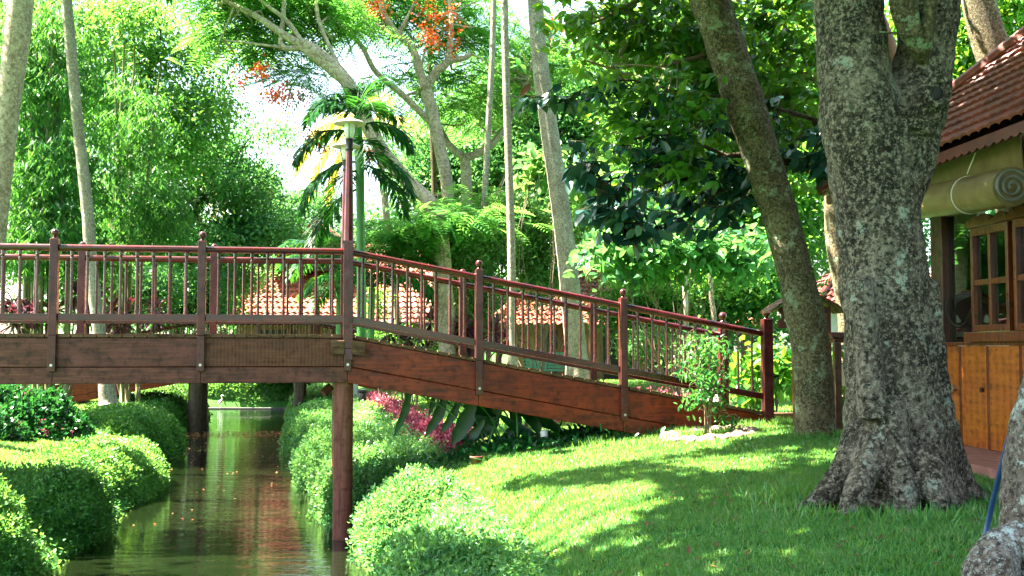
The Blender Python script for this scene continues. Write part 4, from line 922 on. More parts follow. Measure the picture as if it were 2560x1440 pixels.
shrub('broadleaf_bush', 'small green plant between the leaning trunk and the big trunk', [(2105, 880, 30, 60, 15.2, .25, 9), (2105, 1000, 26, 50, 15.2, .25, 9)], 'broad', 12, .09, .14, .09, (2110, 15.2), kind='oval', nb=8, droop=.4)
shrub('shrub', 'dark bush behind the left railing beside the ringed palm', [(330, 730, 120, 60, 32, 1, 40), (470, 740, 110, 80, 34, 1, 46), (570, 700, 50, 50, 36, 1, 14)], 'cool', 130, .26, .16, .08, (380, 36), nb=16)
shrub('shrub', 'bright green bush behind the railing left of the tiled roof', [(610, 690, 50, 40, 40, .8, 24), (560, 760, 60, 40, 40, .8, 20)], 'light', 110, .26, .17, .08, (600, 49), nb=10)
shrub('shrub', 'leafy shrub on the lawn just right of the lamp pole under the ramp railing', [(960, 850, 60, 20, 27, .6, 10), (1060, 855, 50, 22, 27, .6, 9), (935, 760, 16, 40, 28, .4, 4)], 'fine', 100, .2, .14, .06, (980, 27), nb=12)
RC = 'red leaved cordylines behind the left railing'
def cordyline(label, px, Y, h):
    b = ground_root(px, Y); b = (b[0], Y, b[2]); root = thing('cordyline', b, label, 'plant', RC); c = P(px, h, Y); m = MB(); tips = []
    for i in range(7):
        t = c + R.normal(size=3) * np.array([.45, .3, .28]); tips.append(t); m.tube(spline([np.array(b), (np.array(b) + t) / 2 + R.normal(size=3) * .1, t], 4), .018, 5)
    m.build('stems', MT['twig'], root); T = np.repeat(np.array(tips), 34, 0); d = unit(rdir(len(T)) + np.array([0, 0, .35]))
    v, g, r = leaf_ovals(T + d * .04, d, unit(rdir(len(T)) * .3 + np.array([0, 0, 1])), .5 * R.uniform(.6, 1.1, len(T)), .085, .1, .3); mk('foliage', v, g, MT['red_leaf'], root, r)
for i, (px, Y, h, lb) in enumerate(((60, 24, 800, 'red leaved cordyline at the far left behind the railing'), (150, 25, 790, 'red leaved cordyline just behind the leftmost bridge post'), (330, 27, 800, 'red leaved cordyline right of the ringed palm foot'), (1165, 24, 850, 'red leaved cordyline behind the foot of the ramp railing'), (1010, 25, 846, 'red leaved cordyline on the lawn behind the ramp'))):
    cordyline(lb, px, Y, h)

# ------------------------------------------------------------------ the near trees
def remesh_trunk(mb, name, mat, root, vox, sm=6):
    o = mb.build(name, MT[mat], root, smooth=True)
    r = o.modifiers.new('remesh', 'REMESH'); r.mode = 'VOXEL'; r.voxel_size = vox; r.use_smooth_shade = True
    q = o.modifiers.new('smooth', 'SMOOTH'); q.iterations = sm; q.factor = .6
    t = bpy.data.textures.new(name + '_lumps', 'CLOUDS'); t.noise_scale = .16; t.noise_depth = 3
    d = o.modifiers.new('lumps', 'DISPLACE'); d.texture = t; d.strength = .045; d.mid_level = .5; d.texture_coords = 'GLOBAL'
    return o
def overhead(C, root, per, L, W, mat='broad', trunk_pts=None, nb=30, bark='bark_big'):  # crown leaves are left out wherever they would shade a LIT patch
    m = MB(); auto_branches(m, trunk_pts, C, nb, .05); m.build('branches', MT[bark], root, smooth=True)
    v, g, r = foliage(C, per, .3, L, W, .3, 'oval'); k = ~lit(v[::8]); v = v.reshape(-1, 8, 3)[k].reshape(-1, 3); n = int(k.sum()); b = np.arange(n)[:, None] * 8; q = R.random(n)
    g = [np.concatenate([b + [0, 4, 1], b + [2, 5, 3], b + [0, 1, 6], b + [2, 3, 7]]), np.concatenate([b + [1, 4, 5, 2], b + [1, 2, 7, 6]])]
    mk('crown', v, g, MT[mat], root, np.concatenate([np.tile(q, 4), np.tile(q, 2)]))
def wblob(c, r, k): return np.array(c) + rdir(k) * (R.random((k, 1)) ** .4) * np.array(r)
D8 = 8.6
bt = thing('shade_tree', ground_root(2235, D8), 'massive forked tree with mottled grey bark and flaring roots on the right of the lawn', 'tree')
m = MB(); T = lambda l, n=20, wob=.08: limb(m, l, n, 5, wob)
T([(2250, 1330, D8, 175), (2252, 1230, D8, 150), (2245, 1100, D8, 132), (2236, 1000, D8, 122), (2226, 850, D8, 112), (2210, 700, D8, 106), (2195, 550, D8, 104), (2186, 430, D8, 112), (2188, 340, D8, 104), (2190, 270, D8, 60)], 28)
T([(2190, 560, D8, 90), (2160, 350, D8 - .05, 98), (2140, 220, D8 - .05, 92), (2128, 100, D8, 86), (2118, 0, D8, 85), (2105, -200, D8, 80), (2060, -600, D8, 66), (1960, -1100, D8 + .3, 45)], 22)
T([(2220, 520, D8, 80), (2262, 330, D8, 88), (2300, 200, D8 + .05, 78), (2318, 90, D8 + .05, 74), (2326, -20, D8, 76), (2345, -200, D8, 72), (2420, -600, D8 - .2, 60), (2560, -1100, D8 - .5, 40)], 22)
T([(2290, 330, D8 - .25, 40), (2325, 262, D8 - .28, 46), (2344, 232, D8 - .30, 34)], 12)
for l in ([(2160, 1080, D8 - .1, 50), (2125, 1170, D8 - .2, 46), (2065, 1240, D8 - .25, 34), (1975, 1296, D8 - .3, 12)], [(2190, 1100, D8 - .35, 44), (2160, 1190, D8 - .5, 36), (2130, 1260, D8 - .6, 30), (2085, 1325, D8 - .65, 12)],
          [(2350, 1060, D8, 44), (2375, 1150, D8, 42), (2410, 1220, D8, 34), (2475, 1258, D8, 12)], [(2320, 1120, D8 - .4, 40), (2335, 1220, D8 - .55, 34), (2360, 1290, D8 - .6, 16)],
          [(2215, 1010, D8 - .32, 46), (2240, 1150, D8 - .42, 42), (2262, 1260, D8 - .55, 34), (2275, 1330, D8 - .6, 14)], [(2320, 700, D8 - .1, 26), (2335, 900, D8 - .12, 34), (2352, 1080, D8 - .14, 44)],
          [(2150, 700, D8 - .3, 30), (2172, 900, D8 - .35, 34), (2180, 1050, D8 - .38, 40)], [(2200, 1100, D8 + .4, 50), (2160, 1250, D8 + .8, 20)], [(2300, 1100, D8 + .4, 50), (2380, 1250, D8 + .9, 20)]): T(l, 12)
remesh_trunk(m, 'trunk', 'bark_big', bt, .022)
m = MB()
for l in ([(2310, 170, D8 - .05, 10), (2298, 120, D8 - .26, 26), (2270, 70, D8 - .34, 26), (2250, 20, D8 - .36, 24), (2238, -60, D8 - .36, 20)], [(2310, 160, D8 - .05, 8), (2298, 110, D8 - .3, 18), (2285, 50, D8 - .4, 14), (2280, -60, D8 - .42, 12)], [(2312, 165, D8 - .05, 8), (2306, 120, D8 - .27, 22), (2320, 60, D8 - .38, 18), (2335, -60, D8 - .4, 16)],
          [(2300, 95, D8 - .38, 3), (2230, 82, D8 - .45, 3), (2150, 78, D8 - .42, 2.5)]): limb(m, l, 10, 5)
m.build('side_shoots', MT['bark_lean'], bt, smooth=True)
k0 = P(2342, 232, D8 - .42)
kk = MB(); kk.tube([k0 + np.array([.075 * math.cos(a), -.03 + .02 * math.sin(a), .095 * math.sin(a) + .03 * math.cos(a)]) for a in np.linspace(0, 2 * PI, 22)], .03, 8); kk.build('knot', MT['bark_big'], bt, smooth=True)
MB().tube([k0 + np.array([0, .0, 0]), k0 + np.array([0, .1, 0])], .05, 16).build('knot_hole', MT['dark_int'], bt)
tp12 = np.array([P(2060, -600, D8), P(1960, -1100, D8 + .3), P(2420, -600, D8 - .2), P(2560, -1100, D8 - .5)])
C = np.concatenate([wblob((1.2, 9.3, 8.9), (5.6, 4.6, 1.7), 240), wblob((5.5, 8.0, 9.0), (4, 5, 1.8), 90), wblob((.5, 5.5, 8.2), (5, 3.5, 1.4), 420), wblob((-1, 8.6, 9.8), (5, 4.5, 1.6), 300), wblob((3.2, 11.8, 8.6), (3.6, 2.6, 1.1), 170)]); C = cut(C[C[:, 2] > 3.2 + .33 * C[:, 1] + .8], .04)  # unseen crown, clumps placed to shade the lawn and the cottage roof
overhead(C, bt, 34, .26, .15, trunk_pts=tp12, nb=60)

lt = thing('shade_tree', ground_root(2038, 13.2), 'slimmer leaning tree with greenish lichened bark left of the massive trunk', 'tree')
m = MB(); tp = limb(m, [(2040, 1165, 13.2, 62), (2038, 1120, 13.2, 52), (2036, 1000, 13.2, 48), (2030, 900, 13.2, 46), (2014, 800, 13.2, 46), (1990, 690, 13.2, 44), (1964, 590, 13.2, 44), (1932, 480, 13.2, 46), (1902, 385, 13.2, 47), (1868, 280, 13.2, 48), (1840, 190, 13.2, 49), (1806, 90, 13.2, 49), (1776, 0, 13.2, 50), (1700, -260, 13.2, 45), (1640, -560, 13.2, 32)], 24, 6, .1)
remesh_trunk(m, 'trunk', 'bark_lean', lt, .022, 3)
C = wblob((-2.2, 13.6, 10.2), (5.2, 4.2, 1.7), 230); C = cut(C[C[:, 2] > 3.2 + .33 * C[:, 1] + .9], .04)
overhead(C, lt, 34, .26, .15, trunk_pts=np.array(tp[-20:]), nb=50)

ft = thing('shade_tree', ground_root(2640, 5.6), 'foreground trunk with white lichen patches and a round burl, cut by the right edge', 'tree')
m = MB(); limb(m, [(2620, 1640, 5.6, 150), (2610, 1500, 5.6, 118), (2598, 1380, 5.6, 100), (2590, 1280, 5.6, 92), (2600, 1150, 5.6, 86), (2636, 1000, 5.6, 86), (2668, 850, 5.6, 84), (2730, 500, 5.6, 82), (2800, 0, 5.6, 78), (2860, -700, 5.6, 60)], 22, 6, .1)
limb(m, [(2560, 1330, 5.5, 40), (2500, 1385, 5.45, 56), (2482, 1440, 5.4, 66), (2500, 1510, 5.4, 60), (2560, 1600, 5.5, 40)], 16, 6, .15)
remesh_trunk(m, 'trunk', 'bark_white', ft, .016, 4)
C = wblob((1.0, 4.2, 7.6), (4.5, 2.2, 1.2), 90); C = cut(C[C[:, 2] > 3.4 + .33 * C[:, 1] + .8], .05)
overhead(C, ft, 34, .26, .15, trunk_pts=np.array([P(2860, -700, 5.6)]), nb=16)
gt = thing('shade_tree', (-9.5, 8.0, 1.0), 'tall tree on the left bank outside the view whose crown dapples the lawn', 'tree')  # added out of view to cast shade on the lawn
m = MB(); m.tube(spline([(-9.5, 8, .6), (-9.3, 8.2, 4), (-8.2, 8.6, 7.5), (-6.8, 9.2, 9.6)], 8), list(np.linspace(.34, .16, 25)), 14); m.build('trunk', MT['bark_lean'], gt, smooth=True)
C = np.concatenate([wblob((-6.8, 9.6, 10.6), (4.6, 5, 1.7), 120), wblob((-12, 14, 9.4), (3, 4, 1.6), 46)]); C = cut(C[C[:, 2] > 3.2 + .33 * C[:, 1] + .9], .04)
overhead(C, gt, 34, .26, .15, trunk_pts=np.array([(-6.8, 9.2, 9.6), (-8.2, 8.6, 7.5)]), nb=36)

# leafy boughs hanging into the top right, and the rubber tree
def shoots(tips, n, L, W, ln, curl=.18, droop=.35, dirs=None):
    """leaves alternately along short twigs that end at tips"""
    ps, ds, ns = [], [], []; m = []
    for j, t in enumerate(tips):
        d = unit(R.normal(size=3) * np.array([1, .8, .35]) + np.array([-.5, -.2, -.1])) if dirs is None else unit(np.array(dirs[j]) + R.normal(size=3) * .2)
        s = unit(np.cross(d, [0, 0, 1.0])); b = np.array(t) - d * ln; m.append((b, t))
        for i in range(n):
            q = b + d * ln * ((i + .5) / n); sg = 1 if i % 2 else -1
            ps.append(q); ds.append(unit(s * sg * R.uniform(.4, 1) + d * .55 + np.array([0, 0, -droop * R.uniform(.3, 2)]) + R.normal(size=3) * .25)); ns.append(unit(np.array([0, 0, 1.0]) + R.normal(size=3) * .45 + np.array([0, -.35, 0])))
    k = len(ps); return leaf_ovals(np.array(ps), np.array(ds), np.array(ns), L * R.uniform(.7, 1.15, k), W * R.uniform(.8, 1.1, k), .1, curl), m
bb = P(2290, 1080, 15.8); bo = thing('broadleaf_tree', (bb[0], bb[1], 1.4), 'broad leaved tree hanging dark and backlit yellow green leaves over the top right', 'tree')
m = MB(); a = limb(m, [(2290, 1090, 15.8, 26), (2270, 600, 15.8, 24), (2240, 200, 15.6, 22), (2150, -60, 15.4, 20)], 12)
BR = [[(2150, -60, 15.4, 16), (1950, 20, 15, 11), (1800, 120, 14.6, 7), (1640, 170, 14.2, 3)], [(2150, -60, 15.4, 14), (1900, -80, 15, 10), (1650, -20, 14.6, 7), (1480, 60, 14.2, 3)], [(2200, 60, 15.5, 12), (2020, 180, 15, 8), (1880, 300, 14.8, 5), (1740, 320, 14.6, 2.5)],
      [(1650, -20, 14.6, 5), (1560, 120, 14.3, 3.5), (1520, 190, 14.1, 2)], [(1460, 150, 15, 3), (1560, 170, 15, 4), (1680, 100, 15, 5), (1850, 0, 15, 7)]]
bp = []
for l in BR: bp += limb(m, l, 7, 6)
m.build('trunk', MT['twig'], bo, smooth=True)
C = clumps([(1960, 60, 120, 90, 15.2, .9, 60), (1760, 60, 150, 80, 14.8, .8, 60), (1560, 30, 120, 60, 14.6, .7, 34), (1980, 250, 100, 110, 15, .8, 44), (1780, 200, 130, 70, 14.8, .7, 40), (1600, 120, 90, 40, 14.6, .6, 16), (1700, 310, 70, 40, 14.6, .5, 14), (1940, 400, 80, 70, 15, .6, 22), (1390, 30, 60, 40, 14, .4, 8), (1420, 110, 40, 20, 14, .3, 4), (1820, 330, 80, 50, 15, .6, 18), (1580, 300, 90, 50, 12.9, .3, 8), (1700, 280, 90, 40, 12.9, .3, 9), (1500, 230, 60, 50, 12.9, .3, 6), (1660, 430, 90, 50, 12.8, .2, 6)])
m = MB(); auto_branches(m, np.array(bp), C, 120, .012); m.build('branches', MT['twig'], bo, smooth=True)
lv, tw = shoots(np.repeat(C, 3, 0) + R.normal(size=(len(C) * 3, 3)) * .18, 7, .17, .085, .26); crown(bo, [lv], 'broad')
rb = P(2180, 1080, 14.2); ru = thing('rubber_tree', (rb[0], rb[1], 1.3), 'rubber tree with big glossy blue green leaves hanging in front of the grey palm trunk', 'tree')
m = MB(); limb(m, [(2190, 1100, 14.2, 22), (2170, 700, 14.2, 20), (2120, 450, 14.1, 17), (2040, 300, 14, 14)], 12)
RB = [[(2120, 460, 14.1, 12), (1950, 400, 13.8, 9), (1820, 390, 13.6, 7), (1700, 440, 13.4, 4), (1620, 480, 13.3, 2.5)], [(2040, 300, 14, 6), (1860, 250, 13.7, 4), (1700, 230, 13.4, 3.2), (1560, 200, 13.2, 2.6), (1440, 240, 13.1, 2.2), (1310, 240, 13, 1.6)], [(1820, 390, 13.6, 5), (1680, 340, 13.4, 4), (1560, 350, 13.3, 2)],
      [(1950, 400, 13.8, 6), (1800, 480, 13.6, 4), (1680, 560, 13.5, 3), (1590, 590, 13.4, 2)], [(2100, 500, 14, 6), (2040, 400, 13.6, 4), (2010, 380, 13.4, 2)], [(1700, 440, 13.4, 3), (1560, 440, 13.3, 2), (1490, 470, 13.2, 1.5)]]
rp = []
for l in RB: rp += limb(m, l, 7, 6)
m.build('trunk', MT['bark_dark'], ru, smooth=True)
tips = [P(*q) for q in ((1300, 245, 13), (1345, 250, 13), (1400, 258, 13.05), (1450, 262, 13.1), (1500, 250, 13.1), (1470, 225, 13.1), (1540, 190, 13.2))]
tips += list(clumps([(1600, 370, 130, 60, 13.3, .5, 15), (1520, 490, 110, 90, 13.3, .5, 18), (1740, 390, 110, 80, 13.5, .5, 17), (1650, 520, 110, 80, 13.4, .5, 17), (1860, 420, 90, 70, 13.7, .5, 18), (1590, 580, 80, 30, 13.4, .3, 7), (1620, 250, 110, 50, 13.3, .4, 9), (2030, 370, 60, 70, 13.5, .3, 12), (1800, 520, 80, 60, 13.6, .3, 9), (1440, 400, 60, 70, 13.2, .3, 7), (1900, 300, 90, 60, 13.8, .3, 8)]))
lv, tw = shoots(tips, 8, .235, .12, .36, .12, .5)
m = MB()
for b_, t_ in tw: m.tube([b_, (np.array(b_) + t_) / 2 + [0, 0, .01], t_], [.009, .007, .004], 5, False)
auto_branches(m, np.array(rp), np.array(tips), 90, .012); m.build('branches', MT['bark_dark'], ru, smooth=True); crown(ru, [lv], 'rubber')
bd = [P(1300, 245, 13), P(1795, 345, 13.4), P(1590, 395, 13.2), P(1665, 560, 13.4)]
v, g, r = leaf_ovals(np.array(bd) + [0, -.1, 0], np.array([[.5, -.1, .6], [-.08, 0, 1], [-.2, 0, .8], [.2, 0, .9]]), np.tile([0, -1.0, .2], (4, 1)), np.array([.2, .2, .12, .12]), np.array([.09, .03, .025, .025])); mk('buds', v, g, MT['clay'], ru, r)

# ------------------------------------------------------------------ plants in front of and under the ramp
def straps(root, name, paths, widths, mat):
    V, G, Q, k = [], [], [], 0
    for pts, w_ in zip(paths, widths):
        s = spline(pts, 4); n = len(s); s = np.array(s); vv = []
        for i in range(n):
            d = unit(s[min(i + 1, n - 1)] - s[max(i - 1, 0)]); sd = unit(np.cross(d, unit(np.array([.25, -1, .4])))); t = i / (n - 1); wd = w_ * (math.sin(PI * min(1, .08 + .9 * t)) ** .8) * .5 * (1 + .12 * math.sin(i * 2.3)); u = unit(np.cross(sd, d))
            vv += [s[i] + sd * wd + u * wd * .3, s[i], s[i] - sd * wd + u * wd * .3]
        V += vv
        for i in range(n - 1):
            a = k + i * 3; G += [(a, a + 1, a + 4, a + 3), (a + 1, a + 2, a + 5, a + 4)]; Q += [R.random()] * 2
        k += len(vv)
    return mk(name, np.array(V), [np.array(G)], MT[mat], root, np.array(Q), smooth=True)
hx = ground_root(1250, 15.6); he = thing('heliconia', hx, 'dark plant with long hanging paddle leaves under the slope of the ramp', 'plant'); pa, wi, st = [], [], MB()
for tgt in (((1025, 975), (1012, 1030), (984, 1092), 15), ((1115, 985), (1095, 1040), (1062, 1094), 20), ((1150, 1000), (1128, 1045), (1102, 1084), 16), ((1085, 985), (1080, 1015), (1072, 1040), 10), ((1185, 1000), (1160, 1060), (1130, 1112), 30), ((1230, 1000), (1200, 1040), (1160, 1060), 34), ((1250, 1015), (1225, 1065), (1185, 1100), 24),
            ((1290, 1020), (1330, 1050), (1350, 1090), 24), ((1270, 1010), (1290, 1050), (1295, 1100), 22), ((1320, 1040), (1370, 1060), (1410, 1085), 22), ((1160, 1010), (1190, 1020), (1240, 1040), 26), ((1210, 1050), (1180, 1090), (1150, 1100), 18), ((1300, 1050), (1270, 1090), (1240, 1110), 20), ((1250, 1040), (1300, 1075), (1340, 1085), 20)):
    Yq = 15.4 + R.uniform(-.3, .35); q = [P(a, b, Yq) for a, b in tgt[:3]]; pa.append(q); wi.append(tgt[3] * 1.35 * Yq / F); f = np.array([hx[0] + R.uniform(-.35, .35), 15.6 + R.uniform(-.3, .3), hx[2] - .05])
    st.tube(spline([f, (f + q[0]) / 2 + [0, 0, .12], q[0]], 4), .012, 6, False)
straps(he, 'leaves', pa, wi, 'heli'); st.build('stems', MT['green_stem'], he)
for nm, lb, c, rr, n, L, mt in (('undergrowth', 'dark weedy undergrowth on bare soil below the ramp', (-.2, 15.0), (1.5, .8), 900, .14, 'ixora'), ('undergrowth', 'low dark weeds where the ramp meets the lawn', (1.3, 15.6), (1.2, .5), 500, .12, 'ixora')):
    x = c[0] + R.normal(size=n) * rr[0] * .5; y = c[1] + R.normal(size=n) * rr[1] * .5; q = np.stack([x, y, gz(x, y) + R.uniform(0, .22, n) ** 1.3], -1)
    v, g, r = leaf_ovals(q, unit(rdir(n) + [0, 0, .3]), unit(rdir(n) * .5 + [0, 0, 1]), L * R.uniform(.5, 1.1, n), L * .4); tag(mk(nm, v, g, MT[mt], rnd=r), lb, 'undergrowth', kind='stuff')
sx, sy, sz_ = ground_root(1770, 14.25); sa = thing('sapling', (sx, sy, sz_), 'small leafy sapling in a ring of stones in front of the ramp', 'sapling')
m = MB(); tips = []
for i in range(7):
    a = np.array([sx + R.uniform(-.06, .06), sy + R.uniform(-.05, .05), sz_ - .05]); t = P(1770 + R.uniform(-60, 55), R.uniform(820, 960), sy + R.uniform(-.2, .2)); mid = (a + t) / 2 + np.array([(sx - t[0]) * .25, 0, 0]); sp_ = spline([a, mid, t], 6); m.tube(sp_, list(np.linspace(.012, .004, len(sp_))), 6); tips += sp_[5:]
tips = np.array(tips); C = tips + R.normal(size=(len(tips), 3)) * np.array([.12, .1, .1]); C = np.concatenate([C, clumps([(1775, 870, 62, 50, sy, .22, 22), (1760, 960, 62, 40, sy, .2, 13), (1835, 1055, 24, 12, sy, .08, 6), (1720, 1000, 20, 20, sy, .08, 4)])])
auto_branches(m, tips, C, 60, .003); m.build('stems', MT['twig'], sa, smooth=True); crown(sa, [foliage(C, 9, .06, .08, .034, .6, 'oval')], 'sapling', 'foliage')
def stone(name, c, r, label, cat, group=None, mat='stone', seed=0, src=[]):
    if not src:
        me = bpy.data.meshes.new('stone'); import bmesh
        b = bmesh.new(); bmesh.ops.create_icosphere(b, subdivisions=3, radius=1)
        for v in b.verts: v.co *= 1 + .16 * mnoise.noise(v.co * 1.3)
        for f in b.faces: f.smooth = True
        b.to_mesh(me); b.free(); me.materials.append(MT['stone']); src.append(me)
    me = src[0]
    if mat != 'stone': me = me.copy(); me.materials[0] = MT[mat]
    o = bpy.data.objects.new(name, me); COL.objects.link(o); o.location = tuple(map(float, c)); o.rotation_euler = (R.uniform(-.2, .2), R.uniform(-.2, .2), R.uniform(0, 6)); o.scale = r; return tag(o, label, cat, group)
for i in range(46):
    a = 2 * PI * i / 23 + R.uniform(-.08, .08); rr = .42 if i < 23 else .55; x = sx + rr * math.cos(a) * 1.0; y = sy + rr * math.sin(a); k = R.uniform(.05, .085)
    stone('stone', (x, y, float(gz(x, y)) + k * .35), (k * 1.15, k, k * .7), 'rounded pinkish stone in the ring around the small sapling', 'stone', 'stones ringing the sapling')
q = P(1805, 1000, 17.2); stone('boulder', (q[0], 17.2, float(gz(q[0], 17.2)) + .1), (.2, .2, .26), 'pale rounded boulder behind the sapling, seen through the ramp railing', 'boulder', mat='stone_pale')
q = P(1130, 868, 26); stone('garden_pot', (q[0], 26, 2.15), (.34, .3, .24), 'orange rounded clay mound behind the ramp railing', 'pot', mat='clay')
pt = thing('plant_pot', ground_root(1192, 14.0), 'small terracotta pot in the shade at the edge of the lawn below the ramp', 'pot'); c = pt.location
MB().lathe(tuple(c), [(.05, -.03), (.07, .09), (.085, .095), (.085, .12), (.07, .12), (.06, .1)], 20).build('pot', MT['clay'], pt, smooth=True)
gl = thing('garden_light', ground_root(1360, 15.0), 'little white garden light in the undergrowth beneath the ramp', 'garden light'); c = gl.location
MB().lathe(tuple(c), [(.015, -.05), (.015, .12)], 8).build('spike', MT['metal_dark'], gl); MB().lathe(tuple(c), [(.035, .12), (.05, .14), (.05, .2), (.03, .225), (.01, .23)], 16).build('globe', MT['white'], gl, smooth=True)
bx = gp(906, 1012); bo_ = thing('bollard_light', bx, 'short black bollard light on the lawn just right of the near pile', 'bollard'); c = bx
MB().lathe(tuple(c), [(.11, -.05), (.11, .34)], 18).build('body', MT['metal_dark'], bo_, smooth=True); MB().lathe(tuple(c), [(.125, .34), (.125, .39), (.02, .41)], 18).build('lid', MT['metal_dark'], bo_)
px_ = gp(889, 1000); pw = thing('marker_post', px_, 'pale concrete post standing behind the near pile beside the black bollard', 'post')
MB().box((px_[0] - .07, px_[1] - .07, px_[2] - .1), (px_[0] + .07, px_[1] + .07, px_[2] + 1.75)).build('shaft', MT['plaster'], pw, bevel=.01); MB().box((px_[0] - .1, px_[1] - .1, px_[2] + 1.75), (px_[0] + .1, px_[1] + .1, px_[2] + 1.8)).build('top_plate', MT['plaster'], pw)

# bench, notice board, ledge, sign, pipe
bq = ground_root(1398, 25.5); be = thing('park_bench', bq, 'green slatted park bench with scrolled ends behind the ramp railing', 'bench', rz=.35, local=True)
sl_ = MB()
for i in range(6): sl_.box((-.75, -.3 + i * .085, .43), (.75, -.235 + i * .085, .46))
sl_.build('seat', MT['bench'], be); sl_ = MB()
for i in range(6): sl_.box((-.75, .22 + i * .028, .52 + i * .075), (.75, .25 + i * .028, .58 + i * .075))
sl_.build('backrest', MT['bench'], be)
for sx_ in (-.72, .72):
    MB().tube(spline([(sx_, -.3, 0), (sx_, -.26, .25), (sx_, -.3, .43), (sx_, -.1, .46), (sx_, .2, .46), (sx_, .3, .7), (sx_, .42, 1.0)], 4), .025, 8).build('end_frame', MT['metal_dark'], be); MB().tube(spline([(sx_, .2, .46), (sx_, .2, .2), (sx_, .32, 0)], 4), .025, 8).build('leg', MT['metal_dark'], be)
nx = ground_root(2003, 14.6); nb_ = thing('notice_board', nx, 'small red notice board with a shingled gable roof behind the leaning tree', 'notice board', rz=.05, local=True)
zb = 2.42 - nx[2]
for x in (-.09, .36): MB().box((x - .028, -.02, -.2), (x + .028, .04, zb + .55)).build('leg', MT['frame'], nb_, bevel=.004)
sh_ = MB()
for sg in (-1, 1):
    for i in range(5):
        a0, a1 = i / 5, (i + 1.25) / 5; f0 = lambda t: (.02 + sg * .49 * (1 - t), zb + .48 + .27 * (t ** .8))
        (xa, za), (xb, zb2) = f0(a0), f0(min(a1, 1)); sh_.add([(xa, -.26, za + .02), (xa, .26, za + .02), (xb, .26, zb2 + .012), (xb, -.26, zb2 + .012), (xa, -.26, za - .012), (xa, .26, za - .012), (xb, .26, zb2 - .015), (xb, -.26, zb2 - .015)], [(0, 1, 2, 3), (7, 6, 5, 4), (0, 4, 5, 1), (1, 5, 6, 2), (2, 6, 7, 3), (3, 7, 4, 0)])
sh_.build('shingle_roof', MT['block'], nb_); MB().box((.0, -.27, zb + .745), (.04, .27, zb + .78)).build('ridge_board', MT['frame'], nb_)
hd = [(-.33, zb + .27), (.36, zb + .27), (.36, zb + .36), (.30, zb + .40), (.30, zb + .45), (.37, zb + .52), (.02, zb + .70), (-.33, zb + .52), (-.27, zb + .45), (-.27, zb + .40), (-.33, zb + .36)]
MB().prism(hd[::-1], -.06, -.025).build('header_board', MT['fascia_carved'], nb_)
for x in (-.20, .26):
    MB().prism([(x + .045 * math.cos(a) * (1.2 if math.sin(a) < 0 else .7), zb + .40 + .055 * math.sin(a)) for a in np.linspace(0, 2 * PI, 13)[:-1]][::-1], -.067, -.0605).build('white_emblem', MT['white'], nb_)
lx = P(2092, 835, 14.0); le = thing('counter_ledge', (lx[0] + .1, 14, 1.35), 'red brown wooden ledge on a post between the leaning tree and the big trunk', 'ledge', local=True)
MB().box((-.22, -.2, 2.56 - 1.35), (.5, .25, 2.63 - 1.35)).build('top', MT['rail'], le, bevel=.008); MB().box((-.17, -.15, 2.50 - 1.35), (.45, .2, 2.557 - 1.35)).build('apron', MT['block'], le, bevel=.005)
for x in (-.1, .4): MB().box((x - .04, -.05, -.1), (x + .04, .05, 1.148)).build('leg', MT['dark_frame'], le, bevel=.004)
wx = P(2108, 938, 14.6); ws = thing('blank_sign', (wx[0], 14.6, 1.4), 'small cream sign plate half hidden by the left side of the big trunk', 'sign', local=True)
MB().box((-.07, -.01, wx[2] - .14 - 1.4), (.16, .012, wx[2] + .14 - 1.4)).build('plate', MT['cream'], ws, bevel=.004); MB().box((.03, .014, -.1), (.07, .05, wx[2] + .1 - 1.4)).build('stake', MT['dark_frame'], ws)
MB().box((-.075, -.014, wx[2] + .141 - 1.4), (.165, .02, wx[2] + .155 - 1.4)).build('top_strip', MT['dark_frame'], ws)
bpz = thing('hose_pipe', P(2462, 1345, 6.6), 'dark blue pipe leaning against the foreground trunk', 'pipe'); MB().tube([P(2460, 1352, 6.5), P(2478, 1270, 6.4), P(2500, 1180, 6.25), P(2522, 1095, 6.0), P(2545, 1010, 5.9)], .015, 10).build('tube', MT['blue'], bpz, smooth=True)
kb = P(2000, 1045, 16.1); ke = thing('kerb', (kb[0], 16.1, 1.4), 'low dark timber kerb running from the ramp end post behind the trunks', 'kerb'); MB().box((3.55, 15.9, 1.35), (7.5, 16.05, 1.52)).build('beam', MT['block'], ke, bevel=.01)

# ------------------------------------------------------------------ ground cover, grass, flowers, petals (what nobody could count)
def blades(x, y, L, W, mat, lean=.55):
    n = len(x); q = np.stack([x, y, gz(x, y) - .004], -1); d = unit(rdir(n) * lean + [0, 0, .75]); l = L * R.uniform(.5, 1.3, n)
    return leaf_quads(q, d, rdir(n), l, W * R.uniform(.7, 1.3, n), .1)
def worn(x, y):
    h = np.array([mnoise.noise(Vector((a * 1.7, b * 1.7, 3.1))) + .5 * mnoise.noise(Vector((a * 5, b * 5, 1.3))) for a, b in zip(x, y)]); return (h < .14) | (R.random(len(x)) < .3)
def scatter(n, x0, x1, y0, y1, f=None):
    x = R.uniform(x0, x1, n); y = R.uniform(y0, y1, n); k = np.ones(n, bool) if f is None else f(x, y); return x[k], y[k]
onr = lambda d0, d1=99: (lambda x, y: (x - xR(y) > d0) & (x - xR(y) < d1) & ~((x > 4.15 + (13 - y) * .08) & (y < 14.6)))
onl = lambda d0, d1=99: (lambda x, y: (xL(y) - x > d0) & (xL(y) - x < d1))
wx_, wy_ = scatter(260000, -1, 5.2, 5.4, 11, onr(.75)); kw = worn(wx_, wy_)
